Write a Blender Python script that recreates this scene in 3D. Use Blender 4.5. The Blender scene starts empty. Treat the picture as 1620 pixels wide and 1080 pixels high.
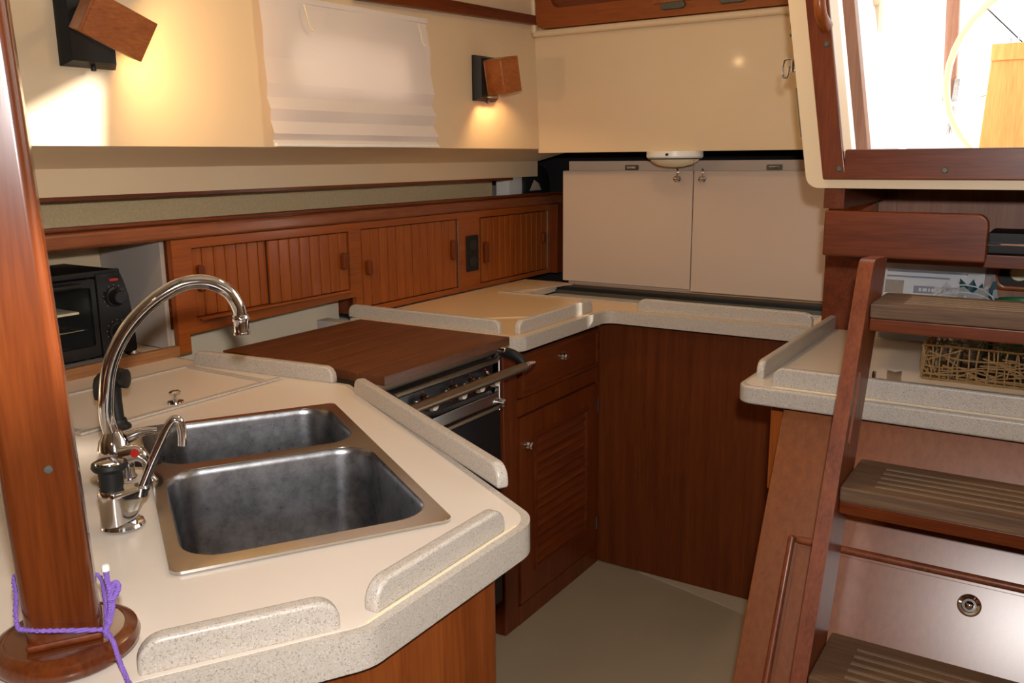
import bpy, bmesh, math, random
from mathutils import Vector, Matrix
from math import sin, cos, pi, radians, hypot, atan2

random.seed(7)
S = bpy.context.scene
COL = S.collection

# ------------------------------------------------------------------ camera, world, lights, exposure
PITCH, ROLL, YAW, FPX = 0.206352, 0.009381, 0.573173, 1387.6
EYE = Vector((0, 0, 1.42))
fw = Vector((-sin(YAW) * cos(PITCH), cos(YAW) * cos(PITCH), -sin(PITCH)))
rt = Vector((cos(YAW), sin(YAW), 0))
dn = fw.cross(rt)
rt2 = rt * cos(ROLL) + dn * sin(ROLL)
dn2 = fw.cross(rt2)
cam_data = bpy.data.cameras.new('camera')
cam = bpy.data.objects.new('camera', cam_data)
cam.matrix_world = Matrix(((rt2.x, -dn2.x, -fw.x, EYE.x), (rt2.y, -dn2.y, -fw.y, EYE.y),
                           (rt2.z, -dn2.z, -fw.z, EYE.z), (0, 0, 0, 1)))
cam_data.sensor_width = 36
cam_data.lens = FPX / 1620 * 36
cam_data.clip_start = 0.02
COL.objects.link(cam)
S.camera = cam

S.view_settings.view_transform = 'Standard'
S.view_settings.look = 'None'
S.view_settings.gamma = 1
S.view_settings.exposure = 0.0
S.view_settings.use_curve_mapping = False
S.cycles.use_denoising = True
S.cycles.max_bounces = 10
S.cycles.caustics_reflective = False
S.cycles.caustics_refractive = False
S.cycles.sample_clamp_indirect = 6

W = bpy.data.worlds.new('sky')
S.world = W
W.use_nodes = True
bgn = W.node_tree.nodes['Background']
bgn.inputs[0].default_value = (1.0, 0.98, 0.95, 1)
bgn.inputs[1].default_value = 2.2


def lamp(name, kind, loc, energy, color, size=0.05, aim=None, **kw):
    d = bpy.data.lights.new(name, kind)
    d.energy = energy
    d.color = color
    if kind == 'AREA':
        d.shape = 'DISK'
        d.size = size
    elif kind in ('POINT', 'SPOT'):
        d.shadow_soft_size = size
    for k, v in kw.items():
        setattr(d, k, v)
    o = bpy.data.objects.new(name, d)
    o.location = loc
    if aim is not None:
        o.rotation_euler = Vector(aim).to_track_quat('-Z', 'Y').to_euler()
    COL.objects.link(o)
    return o


# low sun coming in through the open companionway from aft and starboard
lamp('sun', 'SUN', (3, 4, 4), 20.0, (1.0, 0.93, 0.82), aim=(-1.0, -0.80, -0.42), angle=0.03)
# the photographer's flash, a hand's width above the lens
lamp('camera_flash', 'AREA', (0.03, 0.0, 1.555), 13.5, (1.0, 0.97, 0.95), size=0.05, aim=fw, spread=radians(130))

# warm fill lamps added on the headliner, unseen above the frame
lamp('warm_fill', 'AREA', (-0.95, 1.75, 2.20), 4.0, (1.0, 0.66, 0.34), size=0.16, aim=(0, 0, -1))
lamp('warm_fill', 'AREA', (0.15, -0.9, 2.20), 3.5, (1.0, 0.72, 0.44), size=0.16, aim=(0, 0, -1))

# ------------------------------------------------------------------ materials


def new_mat(name):
    m = bpy.data.materials.new(name)
    m.use_nodes = True
    nt = m.node_tree
    b = nt.nodes['Principled BSDF']
    return m, nt, b


def plain(name, col, rough=0.5, metal=0.0, coat=0.0, emit=None, estr=0, spec=None, noise=0.0, nscale=40, bump=0.0, bscale=200, trans=0.0):
    m, nt, b = new_mat(name)
    b.inputs['Base Color'].default_value = (*col, 1)
    b.inputs['Roughness'].default_value = rough
    b.inputs['Metallic'].default_value = metal
    b.inputs['Coat Weight'].default_value = coat
    b.inputs['Coat Roughness'].default_value = 0.08
    if spec is not None:
        b.inputs['Specular IOR Level'].default_value = spec
    if trans:
        b.inputs['Transmission Weight'].default_value = trans
    if emit:
        b.inputs['Emission Color'].default_value = (*emit, 1)
        b.inputs['Emission Strength'].default_value = estr
    if noise or bump:
        tc = nt.nodes.new('ShaderNodeTexCoord')
        n = nt.nodes.new('ShaderNodeTexNoise')
        n.inputs['Scale'].default_value = nscale
        n.inputs['Detail'].default_value = 4
        nt.links.new(tc.outputs['Object'], n.inputs['Vector'])
        if noise:
            r = nt.nodes.new('ShaderNodeValToRGB')
            r.color_ramp.elements[0].position = 0.3
            r.color_ramp.elements[1].position = 0.7
            r.color_ramp.elements[0].color = (*[c * (1 - noise) for c in col], 1)
            r.color_ramp.elements[1].color = (*[min(1, c * (1 + noise)) for c in col], 1)
            nt.links.new(n.outputs['Fac'], r.inputs['Fac'])
            nt.links.new(r.outputs['Color'], b.inputs['Base Color'])
        if bump:
            n2 = nt.nodes.new('ShaderNodeTexNoise')
            n2.inputs['Scale'].default_value = bscale
            nt.links.new(tc.outputs['Object'], n2.inputs['Vector'])
            bp = nt.nodes.new('ShaderNodeBump')
            bp.inputs['Strength'].default_value = bump
            bp.inputs['Distance'].default_value = 0.002
            nt.links.new(n2.outputs['Fac'], bp.inputs['Height'])
            nt.links.new(bp.outputs['Normal'], b.inputs['Normal'])
    return m


def wood(name, dark, light, axis='z', rough=0.36, coat=0.14, stretch=16.0, fine=1.0, rot=0.0, bump=0.03, spec=0.32):
    """varnished wood, long grain along one axis"""
    m, nt, b = new_mat(name)
    tc = nt.nodes.new('ShaderNodeTexCoord')
    oi = nt.nodes.new('ShaderNodeObjectInfo')
    mul = nt.nodes.new('ShaderNodeMath'); mul.operation = 'MULTIPLY'; mul.inputs[1].default_value = 7.3
    add = nt.nodes.new('ShaderNodeVectorMath'); add.operation = 'ADD'
    mp = nt.nodes.new('ShaderNodeMapping')
    mp.vector_type = 'POINT'
    s = {'x': (1, stretch, stretch), 'y': (stretch, 1, stretch), 'z': (stretch, stretch, 1)}[axis]
    mp.inputs['Scale'].default_value = s
    L = nt.links.new
    L(oi.outputs['Random'], mul.inputs[0])
    src = tc.outputs['Object']
    if rot:
        vr = nt.nodes.new('ShaderNodeVectorRotate'); vr.rotation_type = 'Z_AXIS'
        vr.inputs['Angle'].default_value = rot
        L(src, vr.inputs['Vector']); src = vr.outputs['Vector']
    L(src, add.inputs[0]); L(mul.outputs[0], add.inputs[1])
    L(add.outputs[0], mp.inputs['Vector'])
    n1 = nt.nodes.new('ShaderNodeTexNoise')
    n1.inputs['Scale'].default_value = 1.6; n1.inputs['Detail'].default_value = 5; n1.inputs['Roughness'].default_value = 0.6
    n2 = nt.nodes.new('ShaderNodeTexNoise')
    n2.inputs['Scale'].default_value = 14 * fine; n2.inputs['Detail'].default_value = 3
    L(mp.outputs[0], n1.inputs['Vector']); L(mp.outputs[0], n2.inputs['Vector'])
    mx = nt.nodes.new('ShaderNodeMix'); mx.data_type = 'FLOAT'; mx.inputs[0].default_value = 0.42
    L(n1.outputs['Fac'], mx.inputs[2]); L(n2.outputs['Fac'], mx.inputs[3])
    r = nt.nodes.new('ShaderNodeValToRGB')
    r.color_ramp.elements[0].position = 0.34; r.color_ramp.elements[0].color = (*dark, 1)
    r.color_ramp.elements[1].position = 0.66; r.color_ramp.elements[1].color = (*light, 1)
    L(mx.outputs[0], r.inputs['Fac']); L(r.outputs['Color'], b.inputs['Base Color'])
    b.inputs['Roughness'].default_value = rough
    b.inputs['Coat Weight'].default_value = coat
    b.inputs['Coat Roughness'].default_value = 0.16
    b.inputs['Specular IOR Level'].default_value = spec
    bp = nt.nodes.new('ShaderNodeBump'); bp.inputs['Strength'].default_value = bump; bp.inputs['Distance'].default_value = 0.001
    L(n2.outputs['Fac'], bp.inputs['Height']); L(bp.outputs['Normal'], b.inputs['Normal'])
    return m


def speckle(name, base, dark, light, rough=0.35):
    """solid-surface edging: fine grey and pale grains"""
    m, nt, b = new_mat(name)
    L = nt.links.new
    tc = nt.nodes.new('ShaderNodeTexCoord')
    v = nt.nodes.new('ShaderNodeTexVoronoi'); v.inputs['Scale'].default_value = 760
    L(tc.outputs['Object'], v.inputs['Vector'])
    sep = nt.nodes.new('ShaderNodeSeparateColor')
    L(v.outputs['Color'], sep.inputs[0])
    r = nt.nodes.new('ShaderNodeValToRGB')
    cr = r.color_ramp
    cr.interpolation = 'LINEAR'
    cr.elements[0].position = 0.0; cr.elements[0].color = (*dark, 1)
    cr.elements[1].position = 1.0; cr.elements[1].color = (*light, 1)
    e = cr.elements.new(0.22); e.color = (*base, 1)
    e = cr.elements.new(0.8); e.color = (*base, 1)
    L(sep.outputs[0], r.inputs['Fac'])
    L(r.outputs['Color'], b.inputs['Base Color'])
    b.inputs['Roughness'].default_value = rough
    return m


MD, ML = (0.080, 0.0135, 0.0025), (0.180, 0.038, 0.006)        # mahogany
TD, TL = (0.200, 0.042, 0.006), (0.310, 0.081, 0.012)         # teak doors
M = {}
for a in 'xyz':
    M['mah_' + a] = wood('mahogany_' + a, MD, ML, a)
    M['teak_' + a] = wood('teak_' + a, TD, TL, a)
M['panel'] = wood('veneer_panel', (0.082, 0.0165, 0.0028), (0.140, 0.032, 0.0055), 'z', rough=0.5, coat=0.02, stretch=26, spec=0.2)
M['darkwood'] = plain('groove_shadow_wood', (0.03, 0.008, 0.003), rough=0.7)
M['basewood'] = wood('base_mahogany', (0.120, 0.026, 0.005), (0.215, 0.055, 0.010), 'z', rough=0.35, coat=0.2)
M['railwood'] = wood('ladder_mahogany', (0.120, 0.026, 0.008), (0.240, 0.060, 0.018), 'z', rough=0.42, coat=0.12, bump=0.12)
M['front_panel'] = wood('engine_box_veneer', (0.165, 0.042, 0.009), (0.255, 0.076, 0.017), 'z', rough=0.29, coat=0.0, stretch=60, bump=0.004)
M['front_panel'].node_tree.nodes['Principled BSDF'].inputs['Specular IOR Level'].default_value = 0.8
M['nook'] = wood('nook_veneer', (0.24, 0.105, 0.065), (0.36, 0.175, 0.110), 'z', rough=0.45, coat=0.1, stretch=24)
M['post'] = wood('post_mahogany', (0.070, 0.0135, 0.0025), (0.135, 0.030, 0.0055), 'z', rough=0.25, coat=0.7)
M['tread'] = wood('worn_teak_tread', (0.088, 0.046, 0.025), (0.190, 0.108, 0.060), 'x', rough=0.62, coat=0.0, stretch=22, bump=0.15)
M['cover'] = wood('stove_cover_teak', (0.070, 0.022, 0.008), (0.150, 0.050, 0.018), 'y', rough=0.42, coat=0.1, stretch=18)
M['lampwood'] = wood('lamp_teak', (0.22, 0.055, 0.012), (0.40, 0.120, 0.025), 'y', rough=0.35, coat=0.2)
M['pedwood'] = wood('pedestal_teak', (0.62, 0.26, 0.07), (0.85, 0.42, 0.13), 'z', rough=0.4)
M['paleteak'] = wood('shelf_lip_teak', (0.22, 0.095, 0.035), (0.36, 0.17, 0.07), 'y', rough=0.4)
M['gel'] = plain('cream_gelcoat', (0.70, 0.54, 0.345), rough=0.42, coat=0.05, noise=0.02, nscale=3)
M['gelw'] = plain('pale_gelcoat', (0.74, 0.63, 0.46), rough=0.3, coat=0.2)
M['ceil'] = plain('headliner', (0.72, 0.64, 0.50), rough=0.7)
M['top'] = plain('cream_laminate', (0.71, 0.62, 0.53), rough=0.30, coat=0.12, noise=0.015, nscale=6)
M['topwarm'] = plain('warm_lit_laminate', (0.66, 0.485, 0.30), rough=0.30, coat=0.12, noise=0.015, nscale=6)  # cream laminate tinted for the warm light falling on the aft worktop
M['edge'] = speckle('speckled_edging', (0.465, 0.41, 0.35), (0.27, 0.225, 0.18), (0.56, 0.52, 0.47))
M['seam'] = plain('cream_seam', (0.80, 0.66, 0.40), rough=0.4)
M['lid'] = plain('putty_laminate', (0.52, 0.41, 0.325), rough=0.5)
M['liner'] = plain('hull_fabric', (0.60, 0.45, 0.25), rough=0.9, noise=0.10, nscale=160, bump=0.3, bscale=500)
M['grey'] = plain('grey_laminate', (0.42, 0.37, 0.33), rough=0.5)
M['floor'] = plain('floor_vinyl', (0.30, 0.245, 0.17), rough=0.55, noise=0.05, nscale=5)
M['railpale'] = wood('worn_lit_rail_mahogany', (0.15, 0.042, 0.014), (0.28, 0.090, 0.035), 'y', rough=0.36, coat=0.15)  # worn wood, coloured paler for the flash and lamp light on it
M['floorlit'] = plain('lit_floor_wedge', (0.40, 0.34, 0.25), rough=0.55)  # floor colour lightened to stand for light falling through
M['black'] = plain('black_plastic', (0.010, 0.010, 0.010), rough=0.5, spec=0.3)
M['satin'] = plain('black_enamel', (0.010, 0.010, 0.011), rough=0.22, spec=0.35)
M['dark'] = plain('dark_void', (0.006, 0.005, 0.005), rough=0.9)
M['chrome'] = plain('chrome', (0.72, 0.72, 0.74), rough=0.07, metal=1.0)
M['bronze'] = plain('dark_bronze', (0.10, 0.10, 0.085), rough=0.5, metal=0.7)
M['brownmetal'] = plain('bronzed_steel', (0.20, 0.145, 0.10), rough=0.40, metal=0.9)
M['white'] = plain('white_plastic', (0.80, 0.78, 0.72), rough=0.35)
M['paper'] = plain('white_paper', (0.66, 0.68, 0.72), rough=0.5)
M['navy'] = plain('navy_print', (0.045, 0.06, 0.16), rough=0.5)
M['red'] = plain('red_plastic', (0.38, 0.012, 0.008), rough=0.25)
M['purple'] = plain('purple_cord', (0.21, 0.11, 0.45), rough=0.75, bump=0.5, bscale=900)
M['cord'] = plain('cream_cord', (0.72, 0.62, 0.45), rough=0.8)
M['wicker'] = plain('twisted_grass', (0.23, 0.135, 0.05), rough=0.8, noise=0.25, nscale=90)
M['teal'] = plain('teal_print', (0.01, 0.06, 0.075), rough=0.35)
M['green'] = plain('green_plastic', (0.02, 0.16, 0.06), rough=0.4)
M['cream_dial'] = plain('cream_dial', (0.78, 0.70, 0.48), rough=0.4)
M['deckwhite'] = plain('white_deck', (0.86, 0.86, 0.85), rough=0.5)
M['tan'] = plain('tan_leather', (0.80, 0.62, 0.38), rough=0.6)
M['strip'] = plain('grip_strip', (0.205, 0.140, 0.085), rough=0.7)


def steel_mat():
    m, nt, b = new_mat('brushed_steel')
    L = nt.links.new
    tc = nt.nodes.new('ShaderNodeTexCoord')
    n = nt.nodes.new('ShaderNodeTexNoise'); n.inputs['Scale'].default_value = 28; n.inputs['Detail'].default_value = 12; n.inputs['Roughness'].default_value = 0.75
    n2 = nt.nodes.new('ShaderNodeTexNoise'); n2.inputs['Scale'].default_value = 420; n2.inputs['Detail'].default_value = 2
    L(tc.outputs['Object'], n.inputs['Vector']); L(tc.outputs['Object'], n2.inputs['Vector'])
    r = nt.nodes.new('ShaderNodeValToRGB')
    r.color_ramp.elements[0].position = 0.42; r.color_ramp.elements[0].color = (0.29, 0.29, 0.30, 1)
    r.color_ramp.elements[1].position = 0.72; r.color_ramp.elements[1].color = (0.53, 0.53, 0.55, 1)
    L(n.outputs['Fac'], r.inputs['Fac'])
    L(r.outputs['Color'], b.inputs['Base Color'])
    b.inputs['Metallic'].default_value = 1
    mr = nt.nodes.new('ShaderNodeMapRange')
    mr.inputs[3].default_value = 0.25; mr.inputs[4].default_value = 0.31
    L(n.outputs['Fac'], mr.inputs[0]); L(mr.outputs[0], b.inputs['Roughness'])
    bp = nt.nodes.new('ShaderNodeBump'); bp.inputs['Strength'].default_value = 0.05; bp.inputs['Distance'].default_value = 0.0004
    L(n2.outputs['Fac'], bp.inputs['Height']); L(bp.outputs['Normal'], b.inputs['Normal'])
    return m


M['steel'] = steel_mat()
M['rimsteel'] = plain('polished_steel_rim', (0.66, 0.63, 0.58), rough=0.18, metal=1.0)


def glass_mat(name, col, rough=0.02, alpha=0.2):
    m, nt, b = new_mat(name)
    b.inputs['Base Color'].default_value = (*col, 1)
    b.inputs['Roughness'].default_value = rough
    b.inputs['Alpha'].default_value = alpha
    b.inputs['Specular IOR Level'].default_value = 0.6
    return m


M['ovenglass'] = glass_mat('oven_glass', (0.05, 0.06, 0.06), alpha=0.06)
M['film'] = glass_mat('clear_film', (0.75, 0.78, 0.80), rough=0.12, alpha=0.28)
M['tumbler'] = plain('clear_glass', (0.9, 0.93, 0.95), rough=0.03, trans=1.0)


def blind_mat():
    m, nt, b = new_mat('blind_cloth')
    L = nt.links.new
    b.inputs['Base Color'].default_value = (0.84, 0.80, 0.76, 1)
    b.inputs['Roughness'].default_value = 0.85
    t = nt.nodes.new('ShaderNodeBsdfTranslucent'); t.inputs[0].default_value = (0.90, 0.62, 0.50, 1)
    mx = nt.nodes.new('ShaderNodeMixShader'); mx.inputs[0].default_value = 0.28
    out = nt.nodes['Material Output']
    L(b.outputs[0], mx.inputs[1]); L(t.outputs[0], mx.inputs[2]); L(mx.outputs[0], out.inputs['Surface'])
    return m


M['blind'] = blind_mat()

# ------------------------------------------------------------------ mesh helpers


def V(*a):
    return Vector(a)


class MB:
    def __init__(self):
        self.bm = bmesh.new()

    def merge(self, b2):
        me = bpy.data.meshes.new('t')
        b2.to_mesh(me)
        b2.free()
        self.bm.from_mesh(me)
        bpy.data.meshes.remove(me)
        return self

    @staticmethod
    def _bevel(b, off, seg=2, ang=40):
        b.normal_update()
        es = [e for e in b.edges if len(e.link_faces) == 2 and e.calc_face_angle(0) > radians(ang)]
        if es and off > 0:
            bmesh.ops.bevel(b, geom=es, offset=off, segments=seg, profile=0.5, affect='EDGES', clamp_overlap=True)

    def box(self, x0, x1, y0, y1, z0, z1, bev=0.0, seg=2, mat=None):
        b = bmesh.new()
        bmesh.ops.create_cube(b, size=1)
        for v in b.verts:
            v.co = Vector(((x0 + x1) / 2 + v.co.x * (x1 - x0), (y0 + y1) / 2 + v.co.y * (y1 - y0), (z0 + z1) / 2 + v.co.z * (z1 - z0)))
        self._bevel(b, bev, seg)
        if mat is not None:
            bmesh.ops.transform(b, matrix=mat, verts=b.verts)
        return self.merge(b)

    def obox(self, O, U, Vv, N, u, v, n, bev=0.0, seg=2):
        """box spanning u,v,n intervals in the frame O;U,V,N"""
        mat = Matrix(((U.x, Vv.x, N.x, O.x), (U.y, Vv.y, N.y, O.y), (U.z, Vv.z, N.z, O.z), (0, 0, 0, 1)))
        return self.box(u[0], u[1], v[0], v[1], n[0], n[1], bev, seg, mat)

    def plate(self, outline, O, U, Vv, N, t, holes=(), bev=0.0, seg=2, ang=40):
        b = bmesh.new()
        loops = [outline] + list(holes)
        edges = []
        for lp in loops:
            vs = [b.verts.new(O + U * p[0] + Vv * p[1]) for p in lp]
            for i in range(len(vs)):
                edges.append(b.edges.new((vs[i], vs[(i + 1) % len(vs)])))
        if holes:
            bmesh.ops.triangle_fill(b, use_beauty=True, use_dissolve=False, edges=edges)
        else:
            b.faces.new(b.verts[:])
        ex = bmesh.ops.extrude_face_region(b, geom=b.faces[:])
        nv = [g for g in ex['geom'] if isinstance(g, bmesh.types.BMVert)]
        bmesh.ops.translate(b, vec=N * t, verts=nv)
        bmesh.ops.recalc_face_normals(b, faces=b.faces[:])
        if bev:
            self._bevel(b, bev, seg, ang)
        return self.merge(b)

    def tube(self, pts, r, seg=10, smooth=4, caps=True, closed=False):
        pts = [Vector(p) for p in pts]
        n0 = len(pts)
        rs = list(r) if isinstance(r, (list, tuple)) else [r] * n0
        if smooth > 1 and n0 > 2:
            P, RR = [], []
            rng = n0 if closed else n0 - 1
            for i in range(rng):
                if closed:
                    p0, p1, p2, p3 = pts[(i - 1) % n0], pts[i], pts[(i + 1) % n0], pts[(i + 2) % n0]
                    ra, rb = rs[i], rs[(i + 1) % n0]
                else:
                    p0, p1, p2, p3 = pts[max(i - 1, 0)], pts[i], pts[i + 1], pts[min(i + 2, n0 - 1)]
                    ra, rb = rs[i], rs[i + 1]
                for k in range(smooth):
                    t = k / smooth
                    P.append(0.5 * ((2 * p1) + (p2 - p0) * t + (2 * p0 - 5 * p1 + 4 * p2 - p3) * t * t + (3 * p1 - p0 - 3 * p2 + p3) * t ** 3))
                    RR.append(ra + (rb - ra) * t)
            if not closed:
                P.append(pts[-1]); RR.append(rs[-1])
            pts, rs = P, RR
        n = len(pts)
        b = bmesh.new()
        prev = None
        rings = []
        for i, p in enumerate(pts):
            if closed:
                d = pts[(i + 1) % n] - pts[(i - 1) % n]
            else:
                d = pts[min(i + 1, n - 1)] - pts[max(i - 1, 0)]
            if d.length < 1e-9:
                d = Vector((0, 0, 1))
            d.normalize()
            if prev is None:
                a = Vector((0, 0, 1)) if abs(d.z) < 0.9 else Vector((1, 0, 0))
                u = d.cross(a).normalized()
            else:
                u = (prev - d * prev.dot(d)).normalized()
            prev = u
            w = d.cross(u)
            rings.append([b.verts.new(p + (u * cos(2 * pi * k / seg) + w * sin(2 * pi * k / seg)) * rs[i]) for k in range(seg)])
        m = n if closed else n - 1
        for i in range(m):
            A, B = rings[i], rings[(i + 1) % n]
            for k in range(seg):
                b.faces.new((A[k], A[(k + 1) % seg], B[(k + 1) % seg], B[k]))
        if caps and not closed:
            b.faces.new(rings[0][::-1]); b.faces.new(rings[-1])
        bmesh.ops.recalc_face_normals(b, faces=b.faces[:])
        return self.merge(b)

    def lathe(self, prof, O, axis=(0, 0, 1), seg=28, sx=1.0):
        """prof: list of (radius, height) along the axis"""
        ax = Vector(axis).normalized()
        a = Vector((0, 0, 1)) if abs(ax.z) < 0.9 else Vector((1, 0, 0))
        u = ax.cross(a).normalized(); w = ax.cross(u)
        O = Vector(O)
        b = bmesh.new()
        rings = []
        for r, h in prof:
            if r <= 1e-6:
                rings.append([b.verts.new(O + ax * h)])
            else:
                rings.append([b.verts.new(O + ax * h + (u * cos(2 * pi * k / seg) * sx + w * sin(2 * pi * k / seg)) * r) for k in range(seg)])
        for A, B in zip(rings, rings[1:]):
            for k in range(seg):
                k2 = (k + 1) % seg
                if len(A) == 1 and len(B) == 1:
                    continue
                if len(A) == 1:
                    b.faces.new((A[0], B[k2], B[k]))
                elif len(B) == 1:
                    b.faces.new((A[k], A[k2], B[0]))
                else:
                    b.faces.new((A[k], A[k2], B[k2], B[k]))
        if len(rings[0]) > 1:
            b.faces.new(rings[0][::-1])
        if len(rings[-1]) > 1:
            b.faces.new(rings[-1])
        bmesh.ops.recalc_face_normals(b, faces=b.faces[:])
        return self.merge(b)

    def loft(self, loops, cap_last=True, cap_first=False):
        b = bmesh.new()
        R = [[b.verts.new(Vector(p)) for p in lp] for lp in loops]
        n = len(R[0])
        for A, B in zip(R, R[1:]):
            for k in range(n):
                b.faces.new((A[k], A[(k + 1) % n], B[(k + 1) % n], B[k]))
        if cap_last:
            b.faces.new(R[-1])
        if cap_first:
            b.faces.new(R[0][::-1])
        bmesh.ops.recalc_face_normals(b, faces=b.faces[:])
        return self.merge(b)


def finish(name, mb, mat, origin, ang=38):
    b = mb.bm
    b.normal_update()
    for v in b.verts:
        v.co -= origin
    for f in b.faces:
        f.smooth = True
    for e in b.edges:
        if len(e.link_faces) != 2 or e.calc_face_angle(0) > radians(ang):
            e.smooth = False
    me = bpy.data.meshes.new(name)
    b.to_mesh(me)
    b.free()
    me.materials.append(M[mat] if isinstance(mat, str) else mat)
    o = bpy.data.objects.new(name, me)
    COL.objects.link(o)
    if ang == 38 and len(me.polygons) < 4000:
        wn = o.modifiers.new('face_weighted', 'WEIGHTED_NORMAL')
        wn.keep_sharp = True
        wn.weight = 80
    return o


def wloc(o):
    p = Vector((0, 0, 0))
    while o is not None:
        p += o.location
        o = o.parent
    return p


def tag(o, label=None, cat=None, group=None, kind=None):
    if label: o['label'] = label
    if cat: o['category'] = cat
    if group: o['group'] = group
    if kind: o['kind'] = kind
    return o


def thing(name, loc, label, cat, group=None, kind=None):
    o = bpy.data.objects.new(name, None)
    o.empty_display_size = 0.05
    o.location = Vector(loc)
    COL.objects.link(o)
    return tag(o, label, cat, group, kind)


def part(name, mb, mat, parent, label=None, kind=None, ang=38):
    o = finish(name, mb, mat, wloc(parent), ang)
    o.parent = parent
    return tag(o, label, kind=kind)


def solo(name, mb, mat, label, cat, group=None, kind=None, ang=38):
    vs = [v.co for v in mb.bm.verts]
    lo = Vector((min(v.x for v in vs), min(v.y for v in vs), min(v.z for v in vs)))
    hi = Vector((max(v.x for v in vs), max(v.y for v in vs), max(v.z for v in vs)))
    org = Vector(((lo.x + hi.x) / 2, (lo.y + hi.y) / 2, lo.z))
    o = finish(name, mb, mat, org, ang)
    o.location = org
    return tag(o, label, cat, group, kind)


X, Y, Z = V(1, 0, 0), V(0, 1, 0), V(0, 0, 1)


def rrect(u0, u1, v0, v1, r, n=6):
    """rounded rectangle; r = one radius or four (u0v0, u1v0, u1v1, u0v1)"""
    rr = r if isinstance(r, (list, tuple)) else [r] * 4
    out = []
    for (cx, cy, sx, sy, a0, q) in ((u0, v0, 1, 1, 180, rr[0]), (u1, v0, -1, 1, 270, rr[1]), (u1, v1, -1, -1, 0, rr[2]), (u0, v1, 1, -1, 90, rr[3])):
        if q <= 1e-6:
            out.append((cx, cy)); continue
        for k in range(n + 1):
            a = radians(a0 + 90 * k / n)
            out.append((cx + sx * q + q * cos(a), cy + sy * q + q * sin(a)))
    return out


def round_poly(pts, rad, n=6):
    """round the corners of a polygon; rad[i] per corner"""
    out = []
    m = len(pts)
    for i in range(m):
        p, a, b = Vector(pts[i]).to_2d(), Vector(pts[i - 1]).to_2d(), Vector(pts[(i + 1) % m]).to_2d()
        r = rad[i] if isinstance(rad, (list, tuple)) else rad
        if r <= 0:
            out.append((p.x, p.y)); continue
        d1, d2 = (a - p).normalized(), (b - p).normalized()
        half = math.acos(max(-1, min(1, d1.dot(d2)))) / 2
        t = r / math.tan(half)
        c = p + (d1 + d2).normalized() * (r / sin(half))
        s, e = p + d1 * t - c, p + d2 * t - c
        a0, a1 = atan2(s.y, s.x), atan2(e.y, e.x)
        da = (a1 - a0 + pi) % (2 * pi) - pi
        for k in range(n + 1):
            q = a0 + da * k / n
            out.append((c.x + r * cos(q), c.y + r * sin(q)))
    return out


def offset_poly(pts, d):
    """inset (d<0) / outset (d>0) of a counter-clockwise polygon"""
    m = len(pts); out = []
    for i in range(m):
        p, a, b = Vector(pts[i]).to_2d(), Vector(pts[i - 1]).to_2d(), Vector(pts[(i + 1) % m]).to_2d()
        e1, e2 = (p - a).normalized(), (b - p).normalized()
        n1, n2 = Vector((e1.y, -e1.x)), Vector((e2.y, -e2.x))
        k = 1 + n1.dot(n2)
        out.append(tuple(p + (n1 + n2) * (d / k)))
    return out


ZT = 0.93        # worktop height


def fiddle(p0, p1, parent, h=0.038, t=0.020, side=1, r=0.026, z=ZT):
    """raised lip along p0->p1 (outer face on the line), thickness to the left when side=1"""
    a, b = V(p0[0], p0[1], z), V(p1[0], p1[1], z)
    U = (b - a); L = U.length; U.normalize()
    N = Z.cross(U) * side
    out = rrect(0, L, -0.002, h, [0, 0, r, r], 7)
    mb = MB().plate(out, a, U, Z, N, t, bev=0.005, seg=3)
    return part('fiddle', mb, 'edge', parent)


# ------------------------------------------------------------------ setting: floor, walls, ceiling
tag(solo('floor', MB().box(-2.2, 2.2, -2.5, 3.3, -0.05, 0.0), 'floor', 'beige vinyl cabin floor between the cabinets', 'floor', kind='structure'), kind='structure')
mb = MB().plate([(-1.17, 2.616), (-0.80, 2.535), (-0.50, 2.43), (-0.50, 2.6175)], V(0, 0, 0.0), X, Y, Z, 0.004)  # thin wedge that paints a slip of light on the floor
solo('trim_1', mb, 'floorlit', 'pale wedge painting light on the floor below the wide aft panel', 'light wedge', kind='structure')

# cabin side (port) with the opening of the portlight behind the blind
mb = MB().plate([(-2.5, 1.452), (2.93, 1.452), (2.93, 2.25), (-2.5, 2.25)], V(-1.74, 0, 0), Y, Z, -X, 0.03,
                holes=[rrect(1.66, 2.12, 1.60, 1.735, 0.05)])
solo('wall_left', mb, 'gel', 'cream moulded cabin side behind the lamps and the blind', 'wall', kind='structure')
# underside of the side deck and the lip that hangs from it
mb = MB().plate([(-1.775, 1.462), (-1.742, 1.452), (-1.93, 1.405), (-1.93, 1.343), (-1.948, 1.343), (-1.948, 1.43)], V(0, -2.5, 0), X, Z, Y, 5.70)
solo('trim_2', mb, 'gel', 'cream underside of the side deck with its hanging lip', 'moulding', kind='structure')
solo('trim_3', MB().box(-1.962, -1.936, -2.5, 3.02, 1.333, 1.345, 0.002), 'mah_y', 'thin dark wooden batten below the deck lip', 'moulding', kind='structure')
solo('trim_4', MB().box(-2.055, -2.04, -2.5, 3.02, 1.251, 1.42), 'liner', 'olive woven hull lining above the fiddle rail', 'hull lining', kind='structure')
solo('trim_5', MB().box(-2.24, -2.21, -2.5, 3.43, 0.0, 1.50).box(-2.21, -1.772, -2.5, 3.43, 1.465, 1.50), 'grey', 'pale hull lining low behind the stove', 'hull lining', kind='structure')
solo('trim_6', MB().box(-2.04, -1.932, -2.5, 3.3, 1.232, 1.25), 'mah_y', 'dark shelf deck behind the fiddle rail', 'shelf', kind='structure')
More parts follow.
